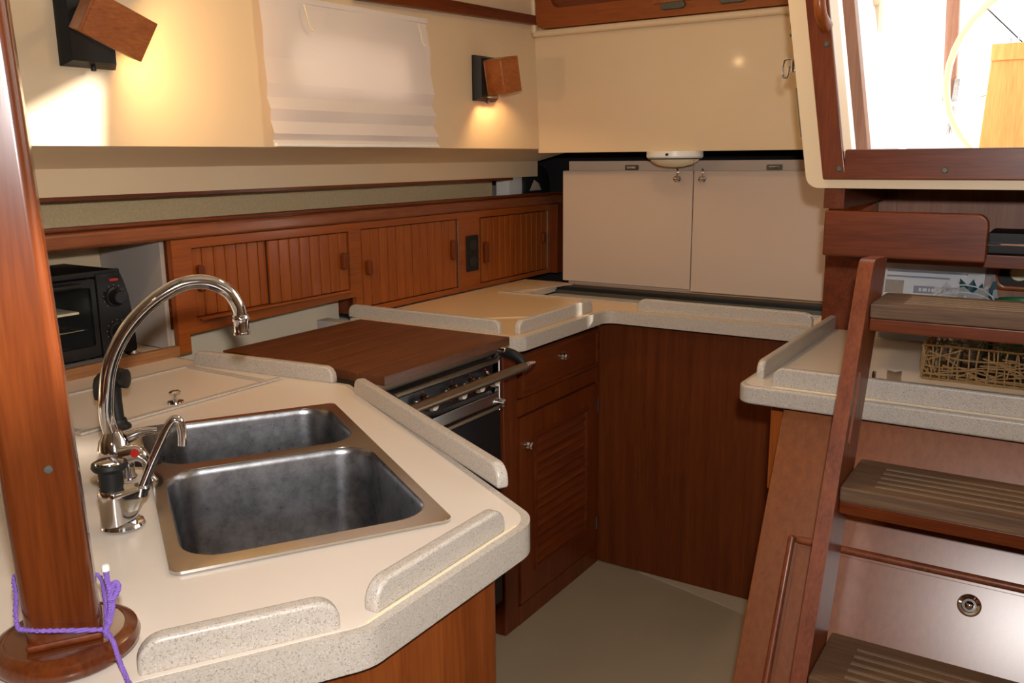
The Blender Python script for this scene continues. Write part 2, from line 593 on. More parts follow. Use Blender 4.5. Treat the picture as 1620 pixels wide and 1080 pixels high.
# aft bulkhead: upper cream part with its ledge, lower part behind the lids
LEAN = V(0, -0.076, 1)
def aw(d):
    return V(0, 2.90 + 0.076 * 1.437 - d, 0)
mb = MB().plate(rrect(-1.745, -0.56, 1.437, 2.25, 0), aw(0), X, LEAN, Y, 0.05)
mb.plate(rrect(-1.742, -0.56, 1.845, 1.868, 0), aw(0.028), X, LEAN, Y, 0.028, bev=0.009, seg=3)
mb.plate(rrect(-1.742, -1.720, 1.845, 2.25, 0), aw(0.028), X, LEAN, Y, 0.028, bev=0.009, seg=3)
solo('wall_back', mb, 'gel', 'cream moulded aft wall below the wooden portlight frame', 'wall', kind='structure')
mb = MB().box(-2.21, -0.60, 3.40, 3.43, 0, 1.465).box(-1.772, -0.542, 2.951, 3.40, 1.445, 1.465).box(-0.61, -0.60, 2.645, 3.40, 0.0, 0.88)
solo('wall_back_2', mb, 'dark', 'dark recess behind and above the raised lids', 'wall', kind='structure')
solo('trim_7', MB().box(-1.700, -0.60, 3.055, 3.075, 0.80, 1.405, 0.002), 'lid', 'putty coloured strip showing above the raised lids', 'panel', kind='structure')
# ceiling, starboard wall, forward bulkhead (behind the photographer)
mb = MB().box(-1.80, 1.80, -2.5, 2.12, 2.25, 2.28).box(-1.80, -0.62, 2.12, 2.95, 2.25, 2.28)
solo('ceiling', mb, 'ceil', 'cream headliner overhead', 'ceiling', kind='structure')
mb = MB().plate([(-2.5, 0), (3.4, 0), (3.4, 2.25), (-2.5, 2.25)], V(1.78, 0, 0), Y, Z, X, 0.03, holes=[rrect(0.1, 0.75, 1.62, 1.86, 0.06), rrect(-1.2, -0.55, 1.62, 1.86, 0.06)])
solo('wall_right', mb, 'gel', 'cream starboard cabin side', 'wall', kind='structure')
solo('wall_front', MB().box(-2.24, 1.80, -2.53, -2.5, 0, 2.25), 'nook', 'wooden forward bulkhead', 'wall', kind='structure')

for cx_, cy_, lb in ((-0.95, 1.75, 'round fixture of an added warm fill light over the galley'), (0.15, -0.9, 'round fixture of an added warm fill light forward')):
    t = thing('fill_light_fixture', (cx_, cy_, 2.205), lb, 'ceiling light', 'added fill lights')  # unseen housing for an added warm fill lamp
    part('base_ring', MB().lathe([(0.11, 0.0445), (0.11, 0.018), (0.10, 0.006), (0.088, 0.006), (0.088, 0.0445)], (cx_, cy_, 2.205), (0, 0, 1), 32), 'white', t)

# companionway bulkhead: cream flange around a tapered opening
def tx(x, z, k=-0.158, z0=1.36):
    return x + (z - z0) * k
YC = 2.08
# flange face
def sheet(x0, x1, zb, zt):
    return [(tx(x0, zb), zb), (-tx(x0, zb), zb), (-tx(x0, zt), zt), (tx(x0, zt), zt)]
ring_out = round_poly(sheet(-0.537, 0, 1.346, 2.25), [0.03, 0.03, 0, 0])
ring_in = sheet(-0.452, 0, 1.428, 2.16)
mb = MB().plate(ring_out, V(0, YC, 0), X, Z, Y, 0.10, holes=[ring_in], bev=0.008, seg=3)
solo('wall_back_3', mb, 'gel', 'cream companionway bulkhead flange with rounded lower corner', 'wall', kind='structure')
mb = MB().plate([(tx(-0.522, 1.405), 1.405), (tx(-0.495, 1.405), 1.405), (tx(-0.495, 2.25), 2.25), (tx(-0.522, 2.25), 2.25)], V(0, 2.2425, 0), X, Z, Y, 1.18).plate(round_poly(sheet(-0.525, 0, 1.405, 2.25), 0), V(0, YC + 0.101, 0), X, Z, Y, 0.06, holes=[sheet(-0.50, 0, 1.420, 2.17)])
mb.box(-0.50, 1.78, 2.181, 2.64, 1.396, 1.404).box(1.70, 1.78, 2.181, 3.4, 1.40, 2.25)
solo('wall_back_4', mb, 'deckwhite', 'cream moulded side wall running aft behind the companionway flange', 'wall', kind='structure')
# nook under the companionway
mb = MB().box(-0.60, 1.78, 2.62, 2.64, 0.80, 1.42)
for xx in (-0.43, 0.05, 0.53):
    mb.box(xx - 0.002, xx + 0.002, 2.615, 2.62, 1.20, 1.36)
solo('wall_back_5', mb, 'nook', 'brown veneered back of the nook under the companionway', 'wall', kind='structure')
solo('wall_back_6', MB().box(-0.642, -0.602, 2.99, 3.40, 0.945, 1.400, 0.002), 'grey', 'grey end panel beside the right raised lid', 'wall', kind='structure')
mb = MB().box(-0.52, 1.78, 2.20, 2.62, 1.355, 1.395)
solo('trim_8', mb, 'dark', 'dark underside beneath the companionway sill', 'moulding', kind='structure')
mb = MB().box(-0.50, -0.455, 2.10, 2.62, 1.30, 1.355).box(-0.60, -0.475, 2.58, 2.62, 0.93, 1.40)
solo('trim_9', mb, 'mah_y', 'dark wooden cleat under the left end of the companionway sill', 'moulding', kind='structure')
solo('trim_10', MB().box(-0.52, 1.78, 2.25, 2.62, 1.165, 1.196, 0.003), 'mah_x', 'dark wooden shelf in the nook under the companionway', 'shelf', kind='structure')

# wooden trim round the companionway, with its screws and grab handle
t = thing('companionway_surround', (0, YC - 0.012, 1.36), 'dark wooden frame screwed around the companionway opening', 'frame')
def tap(x, z): return tx(x, z)
lo, li = -0.497, -0.447
part('stile', MB().plate([(tap(lo, 1.366), 1.366), (tap(li, 1.366), 1.366), (tap(li, 2.20), 2.20), (tap(lo, 2.20), 2.20)], V(0, YC - 0.012, 0), X, Z, Y, 0.0116, bev=0.003), 'mah_z', t)
part('stile', MB().plate([(-tap(lo, 1.366), 1.366), (-tap(li, 1.366), 1.366), (-tap(li, 2.20), 2.20), (-tap(lo, 2.20), 2.20)], V(0, YC - 0.012, 0), X, Z, Y, 0.0116, bev=0.003), 'mah_z', t)
part('sill', MB().box(tap(li, 1.40), -tap(li, 1.40), YC - 0.0125, YC - 0.0004, 1.366, 1.431, 0.003).box(-0.450, 0.450, YC - 0.002, YC + 0.10, 1.4285, 1.4315), 'mah_x', t)
for sx_, sz_ in ((-0.507, 1.657), (-0.463, 1.389), (-0.250, 1.386), (0.05, 1.386), (0.30, 1.386)):
    part('screw', MB().lathe([(0.0, -0.003), (0.0065, -0.003), (0.0065, 0.0), (0.005, 0.0015), (0, 0.0015)], (sx_, YC - 0.0125, sz_), (0, -1, 0), 14), 'bronze', t)
h = part('grab_handle', MB().tube([(-0.535, YC - 0.012, 1.92), (-0.534, YC - 0.05, 1.89), (-0.524, YC - 0.055, 1.80), (-0.515, YC - 0.05, 1.72), (-0.511, YC - 0.012, 1.695)], [0.014, 0.013, 0.013, 0.013, 0.015], 12), 'teak_z', t)
# inner drop-board guide on the far side of the flange
mb = MB().plate([(tap(-0.468, 1.432), 1.432), (tap(-0.440, 1.432), 1.432), (tap(-0.440, 2.15), 2.15), (tap(-0.468, 2.15), 2.15)], V(0, 2.30, 0), X, Z, Y, 0.04, bev=0.002)
solo('washboard_guide', mb, 'nook', 'narrow brown guide strip inside the left edge of the companionway', 'guide')
# fittings on the left side of the flange
t = thing('hatch_clip', (-0.580, 2.12, 1.60), 'small chrome clip on the left side of the companionway flange', 'clip')
part('clip_base', MB().box(-0.592, -0.5815, 2.10, 2.14, 1.605, 1.635, 0.003), 'chrome', t)
part('clip_bail', MB().tube([(-0.588, 2.105, 1.634), (-0.608, 2.105, 1.632), (-0.611, 2.108, 1.600), (-0.600, 2.107, 1.596), (-0.596, 2.105, 1.618), (-0.588, 2.105, 1.612)], 0.0024, 8), 'chrome', t)
t = thing('hatch_hasp', (-0.596, 2.13, 1.69), 'dark oval hasp above the chrome clip on the flange', 'hasp')
part('hasp_plate', MB().lathe([(0, 0), (0.030, 0), (0.026, 0.005), (0, 0.006)], (-0.5985, 2.13, 1.725), (-1, 0, 0), 20, 0.5), 'bronze', t)
part('hasp_pin', MB().lathe([(0.006, 0), (0.006, 0.008), (0, 0.010)], (-0.5925, 2.115, 1.690), (-1, 0, 0), 12), 'chrome', t)
solo('rubber_strip', MB().plate([(tx(-0.5375, 1.46), 1.46), (tx(-0.5445, 1.46), 1.46), (tx(-0.5445, 1.57), 1.57), (tx(-0.5375, 1.57), 1.57)], V(0, 2.10, 0), X, Z, Y, 0.02), 'bronze', 'dark vertical rubber strip below the chrome clip', 'strip')

# ------------------------------------------------------------------ wood trim and portlight frame high up
solo('trim_11', MB().plate([(1.9, 1.846), (2.882, 1.888), (2.882, 1.920), (1.9, 1.890)], V(-1.739, 0, 0), Y, Z, X, 0.022, bev=0.004), 'mah_y', 'dark wooden batten sloping along the top of the cabin side', 'batten', kind='structure')
t = thing('portlight_surround', (-1.28, 2.885, 1.87), 'dark wooden frame with a slotted opening high on the aft wall', 'frame')
mb = MB().plate(rrect(-1.716, -0.60, 1.870, 2.245, [0.03, 0, 0, 0]), aw(0.029), X, LEAN, Y, 0.028, holes=[rrect(-1.650, -1.275, 1.935, 2.20, 0.03)], bev=0.004)
part('face_frame', mb, 'teak_x', t)
part('recess', MB().plate(rrect(-1.66, -1.26, 1.92, 2.22, 0), aw(0.008), X, LEAN, Y, 0.0065), 'mah_x', t)
part('sliding_panel', MB().plate(rrect(-1.262, -0.66, 1.912, 2.22, 0.002, 1), aw(0.036), X, LEAN, Y, 0.0065, bev=0.002), 'lampwood', t)
for lx in (-1.190, -0.990):
    part('latch', MB().plate(rrect(lx - 0.042, lx + 0.042, 1.890, 1.913, 0.0113), aw(0.0415), X, LEAN, Y, 0.012, bev=0.004), 'bronze', t)

# ------------------------------------------------------------------ sink peninsula
SA, SB = V(0.527, 0.850, 0), V(-0.850, 0.527, 0)
NL = V(-0.875, 0.594, ZT)
def sk(a, b, z=ZT):
    p = NL + SA * a + SB * b
    return V(p.x, p.y, z)
outer = [(-1.93, 0.30), (-1.10, -0.18), (-0.593 - 0.115 * 2.0, 0.611 - 0.184 * 2.0), (-0.590, 0.632), (-0.590, 0.975), (-1.330, 1.393), (-1.93, 1.372)]
rads = [0, 0, 0.0, 0.06, 0.065, 0.02, 0]
out_r = round_poly(outer, rads, 8)
in_r = round_poly(offset_poly(outer, -0.012), [0, 0, 0, 0.04, 0.058, 0.01, 0], 8)
cut = [tuple(sk(a, b).to_2d()) for a, b in rrect(0.008, 0.358, 0.010, 0.650, 0.03)]
t = thing('sink_counter', (-1.0, 0.7, 0.89), 'near cream worktop with speckled edging around the double sink', 'counter')
part('edge_band', MB().plate(out_r, V(0, 0, 0.885), X, Y, Z, 0.0445, holes=[cut], bev=0.007, seg=3), 'edge', t)
part('worktop', MB().plate(in_r, V(0, 0, 0.9285), X, Y, Z, 0.0016, holes=[cut]), 'top', t)
def insert_seam(a, b):
    U = (V(*b, 0) - V(*a, 0)).normalized()
    return MB().obox(V(a[0], a[1], ZT), U, Z.cross(U), Z, (0, (V(*b, 0) - V(*a, 0)).length), (-0.001, 0.001), (-0.0005, 0.0012))
# lips: beside the stove, along the slanted edge, chamfer, front
fiddle((-1.795, 1.356), (-1.372, 1.400), t, h=0.036, side=-1)
fiddle((-1.262, 1.360), (-0.690, 1.058), t, h=0.036, side=-1)
fiddle((-0.606, 0.660), (-0.606, 0.920), t, h=0.035, side=1)
fiddle((-0.723, 0.446), (-0.617, 0.616), t, h=0.036, side=1)
part('seam_line', insert_seam((-0.604, 0.64), (-0.604, 0.94)), 'seam', t)

# peninsula base cabinet
base_o = [(-1.90, 0.32), (-1.08, -0.15), (-0.815, 0.26), (-0.607, 0.640), (-0.607, 0.890), (-0.70, 1.03), (-1.33, 1.375), (-1.90, 1.36)]
t = thing('sink_cabinet', (-1.0, 0.7, 0.0), 'red-brown wooden base below the near worktop corner', 'cabinet')
mb = MB().plate(base_o, V(0, 0, 0), X, Y, Z, 0.885, holes=[[tuple(sk(a, b).to_2d()) for a, b in rrect(-0.01, 0.375, -0.01, 0.67, 0)]])
part('carcass', mb, 'basewood', t)
part('toe_rail', MB().box(-0.61, -0.600, 0.655, 0.885, 0.0, 0.09, 0.003), 'mah_y', t)

# sink
t = thing('sink', tuple(sk(0.18, 0.33)), 'stainless steel double bowl sink set in the near worktop', 'sink')
nb = rrect(0.018, 0.349, 0.028, 0.372, 0.055, 8)
fb = rrect(0.018, 0.346, 0.402, 0.640, 0.055, 8)
P2 = lambda lp, z: [tuple(sk(a, b, z)) for a, b in lp]
def loc2(lp):
    return [(a, b) for a, b in lp]
part('rim', MB().plate(rrect(0, 0.366, 0, 0.658, 0.014), NL + V(0, 0, 0.0014), SA, SB, Z, 0.0042, holes=[nb, fb], bev=0.0018), 'rimsteel', t)
def shrink(lp, cx, cy, s):
    return [(cx + (a - cx) * s, cy + (b - cy) * s) for a, b in lp]
for nm, lp, dep in (('bowl', nb, 0.215), ('bowl', fb, 0.185)):
    ca = sum(a for a, b in lp) / len(lp); cb = sum(b for a, b in lp) / len(lp)
    loops = [P2(shrink(lp, ca, cb, 1.004), ZT + 0.0050), P2(shrink(lp, ca, cb, 0.988), ZT + 0.0015), P2(shrink(lp, ca, cb, 0.976), ZT - 0.006),
             P2(shrink(lp, ca, cb, 0.955), ZT - dep * 0.5), P2(shrink(lp, ca, cb, 0.935), ZT - dep * 0.85), P2(shrink(lp, ca, cb, 0.90), ZT - dep * 0.96),
             P2(shrink(lp, ca, cb, 0.82), ZT - dep), P2(shrink(lp, ca, cb, 0.2), ZT - dep - 0.004)]
    bo = part('bowl', MB().loft(loops), 'steel', t, ang=60)
    part('drain', MB().lathe([(0.0, 0.0), (0.018, 0.0), (0.030, 0.004), (0.042, 0.004), (0.044, 0.001), (0.044, -0.002), (0, -0.002)], tuple(sk(ca, cb, ZT - dep - 0.0025)), (0, 0, 1), 28), 'chrome', bo)

# mixer tap with tall gooseneck
mx0 = sk(-0.038, 0.385)
def fa(s, h, o=mx0, b=0.0):
    return o + SA * s + SB * b + Z * h
t = thing('mixer_tap', tuple(mx0), 'tall chrome gooseneck mixer tap beside the sink', 'tap')
part('body', MB().lathe([(0.028, 0.0015), (0.029, 0.006), (0.026, 0.010), (0.025, 0.030), (0.0265, 0.034), (0.0265, 0.052), (0.024, 0.056), (0.022, 0.066), (0.0145, 0.078), (0.012, 0.082), (0, 0.082)], tuple(fa(-0.008, 0))), 'chrome', t)
goose = [fa(-0.012, 0.078), fa(-0.014, 0.100), fa(-0.013, 0.130), fa(-0.004, 0.180), fa(0.015, 0.222), fa(0.042, 0.257), fa(0.076, 0.285), fa(0.114, 0.303), fa(0.150, 0.303), fa(0.178, 0.287), fa(0.192, 0.262), fa(0.195, 0.240)]
goose[0] = fa(-0.009, 0.074)
part('gooseneck', MB().tube(goose, 0.0112, 18, 5), 'chrome', t)
ae = fa(0.195, 0.243)
part('aerator', MB().lathe([(0.0125, 0.004), (0.0145, 0.0), (0.0145, -0.004), (0.0130, -0.006), (0.0130, -0.022), (0.0140, -0.024), (0.0140, -0.027), (0.0115, -0.028), (0, -0.027)], tuple(ae)), 'chrome', t)
lv = part('lever', MB().tube([fa(0.004, 0.046, b=-0.020), fa(0.022, 0.050, b=-0.030), fa(0.034, 0.038, b=-0.034), fa(0.038, 0.014, b=-0.036), fa(0.041, 0.004, b=-0.037)], [0.016, 0.014, 0.008, 0.0065, 0.009], 12), 'chrome', t)
part('hot_mark', MB().lathe([(0, 0), (0.0065, 0), (0.0055, 0.0018), (0, 0.002)], tuple(fa(0.019, 0.055, b=-0.0435)), (0.6, -0.75, 0.4), 14), 'red', lv)
part('side_arm', MB().tube([fa(0.012, 0.068), fa(0.035, 0.075), fa(0.055, 0.074)], [0.010, 0.007, 0.005], 10), 'chrome', t)
part('tilt_ring', MB().tube([fa(0.02, 0.024, b=-0.005), fa(0.045, 0.026, b=-0.02), fa(0.055, 0.022, b=0.0), fa(0.045, 0.018, b=0.02), fa(0.02, 0.022, b=0.01)], 0.004, 8), 'black', t)

# small pump tap in front of it
pm = sk(-0.051, 0.190)
def fp(s, h, b=0.0):
    return pm + SA * s + SB * b + Z * h
t = thing('pump_tap', tuple(pm), 'short chrome pump tap with black knob nearest the post', 'tap')
part('flange', MB().lathe([(0.027, 0.0015), (0.029, 0.004), (0.027, 0.008), (0.022, 0.010), (0, 0.010)], tuple(fp(0.006, 0)), (0, 0, 1), 28, 1.0), 'chrome', t)
# body: teardrop section that flares toward the spout
def tear(h, r, ext, rr):
    lp = []
    for k in range(24):
        a = 2 * pi * k / 24
        c, s = cos(a), sin(a)
        u = c * r + (ext if c > 0 else 0) * c
        v = s * (r if c <= 0 else r + (rr - r) * c)
        lp.append(tuple(fp(u, h, v)))
    return lp
part('body', MB().loft([tear(0.006, 0.0225, 0.002, 0.016), tear(0.020, 0.0215, 0.006, 0.012), tear(0.038, 0.0215, 0.014, 0.010), tear(0.048, 0.0220, 0.022, 0.010), tear(0.054, 0.0215, 0.022, 0.010), tear(0.057, 0.019, 0.02, 0.009)], True, True), 'chrome', t)
part('knob', MB().lathe([(0.0145, 0.055), (0.0145, 0.060), (0.0155, 0.062), (0.0155, 0.082), (0.021, 0.085), (0.0235, 0.089), (0.0225, 0.094), (0, 0.095)], tuple(fp(-0.003, 0)), (0, 0, 1), 28), 'black', t)
part('knob_cap', MB().lathe([(0.019, 0.0935), (0.018, 0.0965), (0, 0.0985)], tuple(fp(-0.003, 0)), (0, 0, 1), 24), 'chrome', t)
part('spout', MB().tube([fp(0.030, 0.046), fp(0.034, 0.052), fp(0.048, 0.082), fp(0.064, 0.114), fp(0.075, 0.134), fp(0.083, 0.142), fp(0.090, 0.138), fp(0.092, 0.122), fp(0.091, 0.104)], [0.0075, 0.0062, 0.0062, 0.0062, 0.0062, 0.0062, 0.0062, 0.0062, 0.0062], 14, 5), 'chrome', t)
part('spout_socket', MB().lathe([(0.0105, 0), (0.0105, 0.012), (0.008, 0.015), (0, 0.015)], tuple(fp(0.030, 0.042)), tuple(SA * 0.25 + Z), 18), 'chrome', t)

# black hand sprayer standing behind the gooseneck
sp = V(-1.475, 0.925, ZT)
t = thing('hand_sprayer', tuple(sp), 'black hand sprayer with flared head standing behind the gooseneck tap', 'sprayer')
part('holder', MB().lathe([(0.022, 0.0015), (0.022, 0.006), (0.016, 0.012), (0.014, 0.02), (0, 0.02)], tuple(sp)), 'black', t)
d = V(-0.45, 0.12, 0).normalized()
part('stem', MB().tube([sp + Z * 0.015, sp + d * 0.006 + Z * 0.05, sp + d * 0.012 + Z * 0.085], [0.011, 0.012, 0.015], 12), 'black', t)
hd = sp + d * 0.012 + Z * 0.092
sd = V(0.84, 0.54, 0)
part('head', MB().tube([hd - sd * 0.030 - Z * 0.038, hd - sd * 0.022 - Z * 0.004, hd + sd * 0.004 + Z * 0.008, hd + sd * 0.022 + Z * 0.004], [0.006, 0.013, 0.017, 0.015], 14), 'black', t)
part('spray_face', MB().lathe([(0.016, 0), (0.018, 0.004), (0.018, 0.010), (0.014, 0.012), (0, 0.012)], tuple(hd + sd * 0.018 + Z * 0.002), tuple(sd), 18), 'black', t)

# locker hatch let into the worktop
t = thing('counter_hatch', (-1.64, 1.09, ZT), 'flush cream hatch lid with speckled rim and knob in the near worktop', 'hatch')
hx0, hx1, hy0, hy1 = -1.790, -1.492, 0.86, 1.316
part('lid', MB().box(hx0 + 0.016, hx1 - 0.016, hy0 + 0.016, hy1 - 0.016, ZT + 0.0002, ZT + 0.0026, 0.001), 'top', t)
for (a, b, c, d_) in ((hx0, hx0 + 0.0155, hy0, hy1), (hx1 - 0.0155, hx1, hy0, hy1 + 0.03), (hx0 + 0.016, hx1 - 0.016, hy1 - 0.0155, hy1), (hx0 + 0.016, hx1 - 0.016, hy0, hy0 + 0.0155)):
    part('rim_strip', MB().box(a, b, c, d_, ZT + 0.0002, ZT + 0.0060, 0.0028), 'edge', t)
part('knob', MB().lathe([(0.017, 0.0026), (0.016, 0.006), (0.006, 0.008), (0.005, 0.018), (0.011, 0.021), (0.012, 0.025), (0.008, 0.028), (0, 0.028)], (-1.530, 1.090, ZT)), 'chrome', t)

# wooden compression post with its foot, and the cord
pc = V(-0.826, 0.437, ZT)
FN = -SB
t = thing('mast_post', tuple(pc), 'varnished square wooden post standing on a round foot', 'post')
lean = V(0.0, 0.0, 0)
def sq(z, hw=0.0335, hd=0.030, r=0.011):
    return [tuple(pc + SA * (a - 0.029 * (z - 0.024)) + SB * b + V(0, 0, z)) for a, b in rrect(-hw, hw, -hd, hd, r, 4)]
part('shaft', MB().loft([sq(0.024), sq(1.32)], True, True), 'post', t)
part('foot', MB().lathe([(0.064, 0.0015), (0.068, 0.005), (0.0695, 0.012), (0.067, 0.019), (0.060, 0.023), (0.056, 0.0235), (0.055, 0.0225), (0, 0.0225)], tuple(pc), (0, 0, 1), 48), 'post', t)
part('base_block', MB().obox(pc, SA, SB, Z, (-0.034, 0.034), (-0.033, 0.033), (0.0225, 0.030), 0.003), 'mah_x', t)
part('plug', MB().lathe([(0, 0), (0.004, 0), (0.0038, 0.0012), (0, 0.0014)], tuple(pc + SA * 0.004 + SB * -0.0300 + Z * 0.205), tuple(FN), 12), 'bronze', t)


def rope(pts, r, twist=60, sm=8):
    """three-strand cord: helical strands round a smoothed path"""
    pts = [Vector(p) for p in pts]
    P = []
    n0 = len(pts)
    for i in range(n0 - 1):
        p0, p1, p2, p3 = pts[max(i - 1, 0)], pts[i], pts[i + 1], pts[min(i + 2, n0 - 1)]
        for k in range(sm):
            q = k / sm
            P.append(0.5 * ((2 * p1) + (p2 - p0) * q + (2 * p0 - 5 * p1 + 4 * p2 - p3) * q * q + (3 * p1 - p0 - 3 * p2 + p3) * q ** 3))
    P.append(pts[-1])
    mb = MB()
    # frames
    fr, prev, s = [], None, 0.0
    for i, p in enumerate(P):
        d = (P[min(i + 1, len(P) - 1)] - P[max(i - 1, 0)]).normalized()
        u = d.cross(Z if abs(d.z) < 0.9 else X).normalized() if prev is None else (prev - d * prev.dot(d)).normalized()
        prev = u
        if i: s += (p - P[i - 1]).length
        fr.append((p, u, d.cross(u), s))
    for st in range(3):
        path = []
        for p, u, w, s in fr:
            a = 2 * pi * st / 3 + s * twist * 2 * pi
            path.append(p + (u * cos(a) + w * sin(a)) * r * 0.5)
        mb.tube(path, r * 0.62, 6, 1)
    return mb


def pp(a, b, z):
    return pc + SA * a + SB * b + Z * z
t = thing('purple_cord', tuple(pp(0.04, -0.03, 0.05)), 'purple braided cord knotted around the foot of the post', 'cord')
ring = [pp(0.037, -0.0375, 0.034), pp(0.0, -0.0370, 0.042), pp(-0.030, -0.0365, 0.050), pp(-0.0385, -0.030, 0.055), pp(-0.0395, 0.0, 0.072), pp(-0.0385, 0.028, 0.082), pp(0.0, 0.0350, 0.074), pp(0.033, 0.0335, 0.062), pp(0.0385, 0.0, 0.048), pp(0.0375, -0.0365, 0.035)]
part('loop', rope(ring, 0.0025, 110, 6), 'purple', t)
part('standing_end', rope([pp(0.037, -0.038, 0.034), pp(0.041, -0.036, 0.046), pp(0.044, -0.033, 0.062), pp(0.0435, -0.031, 0.080), pp(0.043, -0.030, 0.094)], 0.0029, 110, 6), 'purple', t)
part('knot', rope([pp(0.043, -0.034, 0.062), pp(0.049, -0.033, 0.066), pp(0.0525, -0.030, 0.073), pp(0.050, -0.029, 0.078), pp(0.046, -0.030, 0.072), pp(0.046, -0.033, 0.058), pp(0.042, -0.038, 0.044), pp(0.037, -0.041, 0.034), pp(0.039, -0.042, 0.028)], 0.0029, 110, 6), 'purple', t)
part('tail', rope([pp(0.037, -0.040, 0.034), pp(0.040, -0.046, 0.032), pp(0.043, -0.056, 0.029), pp(0.046, -0.070, 0.0205), pp(0.050, -0.080, 0.008), pp(0.054, -0.100, 0.0055), pp(0.062, -0.13, 0.0052)], 0.0025, 110, 6), 'purple', t)
part('whipping', MB().lathe([(0.0040, 0), (0.0040, 0.004), (0.003, 0.006), (0, 0.0065)], tuple(pp(0.043, -0.030, 0.093)), (0, 0, 1), 12), 'white', t, label='white whipped end of the cord')

# ------------------------------------------------------------------ cubby with the toaster oven
t = thing('toaster_cubby', (-2.05, 1.0, 0.93), 'open shelf cubby with pale wooden lip holding the toaster oven', 'shelf')
part('shelf_deck', MB().box(-2.205, -1.925, -0.5, 1.372, 0.928, 0.946), 'top', t)
part('front_lip', MB().box(-1.925, -1.905, -0.5, 1.385, 0.928, 0.957, 0.003), 'paleteak', t)
part('side_panel', MB().box(-2.205, -1.938, 1.374, 1.386, 0.947, 1.225), 'grey', t)
part('back_panel', MB().box(-2.208, -2.195, -0.5, 1.373, 0.947, 1.225), 'gel', t)

t = thing('toaster_oven', (-2.04, 1.0, 0.946), 'black toaster oven with glass door and two dials in the cubby', 'toaster oven')
ty0, ty1, tz0, tz1, tf, tb = 0.80, 1.268, 0.960, 1.166, -1.945, -2.170
mb = MB().box(tb, tf - 0.012, ty0, ty0 + 0.006, tz0, tz1).box(tb, tf - 0.012, 1.186, 1.19, tz0, tz1)
mb.box(tb, tf - 0.012, ty0, ty1 - 0.01, tz1 - 0.008, tz1, 0.003).box(tb, tf - 0.012, ty0, ty1 - 0.01, tz0, tz0 + 0.008).box(tb, tb + 0.006, ty0, ty1 - 0.01, tz0, tz1)
mb.box(tb, tf - 0.012, ty1 - 0.016, ty1 - 0.01, tz0, tz1)
part('housing', mb, 'black', t)
part('inner_liner', MB().box(tb + 0.008, tb + 0.010, ty0 + 0.01, 1.185, tz0 + 0.01, tz1 - 0.01), 'steel', t)
dr = part('door', MB().plate(rrect(ty0 + 0.002, 1.196, tz0 + 0.004, tz1 - 0.016, 0.006), V(tf - 0.012, 0, 0), Y, Z, X, 0.012, holes=[rrect(ty0 + 0.03, 1.184, tz0 + 0.030, tz1 - 0.036, 0.006)], bev=0.002), 'satin', t)
part('pane', MB().box(tf - 0.008, tf - 0.005, ty0 + 0.028, 1.186, tz0 + 0.028, tz1 - 0.034), 'ovenglass', dr)
part('door_handle', MB().tube([(tf, ty0 + 0.05, tz1 - 0.030), (tf + 0.012, ty0 + 0.06, tz1 - 0.028), (tf + 0.012, 1.13, tz1 - 0.028), (tf, 1.14, tz1 - 0.030)], 0.006, 10, 3), 'black', dr)
part('top_trim', MB().box(tf - 0.012, tf - 0.001, ty0, ty1 - 0.004, tz1 - 0.013, tz1 + 0.001, 0.003), 'black', t)
cp = part('control_panel', MB().plate(round_poly([(1.198, tz0), (ty1 + 0.022, tz0), (ty1 + 0.020, 1.03), (ty1 + 0.012, 1.10), (ty1, 1.140), (ty1 - 0.006, tz1 - 0.006), (1.198, tz1 - 0.006)], [0.002, 0.008, 0.02, 0.03, 0.02, 0.01, 0.002], 4), V(tf - 0.011, 0, 0), Y, Z, X, 0.014, bev=0.002), 'satin', t)
for dz in (1.101, 1.016):
    part('dial', MB().lathe([(0.025, 0.0), (0.024, 0.004), (0.019, 0.005), (0.0165, 0.022), (0.014, 0.025), (0, 0.025)], (tf + 0.003, 1.242, dz), (1, 0, 0), 28), 'satin', cp)
    mb = MB()
    for k in range(11):
        a = radians(-135 + 27 * k)
        c, s = cos(a), sin(a)
        mb.box(tf + 0.0028, tf + 0.0036, 1.242 + 0.0285 * s - 0.0007, 1.242 + 0.0285 * s + 0.0007, dz + 0.0285 * c - 0.0007, dz + 0.0285 * c + 0.0007)
    part('dial_marks', mb, 'grey', cp)
part('indicator', MB().plate(rrect(1.230, 1.254, 1.139, 1.1455, 0.003), V(tf + 0.003, 0, 0), Y, Z, X, 0.003, bev=0.001), 'red', cp)
mb = MB()
for yy in [ty0 + 0.02 + k * 0.020 for k in range(18)]:
    mb.tube([(tb + 0.012, yy, 1.028), (tf - 0.020, yy, 1.028)], 0.0014, 6, 1)
mb.tube([(tf - 0.020, ty0 + 0.012, 1.028), (tf - 0.020, 1.183, 1.028)], 0.002, 6, 1).tube([(tb + 0.012, ty0 + 0.012, 1.028), (tb + 0.012, 1.183, 1.028)], 0.002, 6, 1)
part('wire_rack', mb, 'chrome', t)
part('tray', MB().box(tb + 0.012, tf - 0.03, ty0 + 0.02, 1.168, 1.066, 1.072, 0.001), 'cream_dial', t, label='pale baking tray seen through the glass')
part('heating_element', MB().tube([(tf - 0.06, ty0 + 0.012, 1.135), (tf - 0.06, 1.184, 1.135)], 0.004, 8, 1), 'chrome', t)
for fx, fy in ((tf - 0.03, ty0 + 0.04), (tf - 0.03, ty1 - 0.03), (tb + 0.03, ty0 + 0.04), (tb + 0.03, ty1 - 0.03)):
    part('foot', MB().lathe([(0.011, 0), (0.013, 0.004), (0.013, 0.0145), (0, 0.0145)], (fx, fy, 0.946), (0, 0, 1), 14), 'black', t)
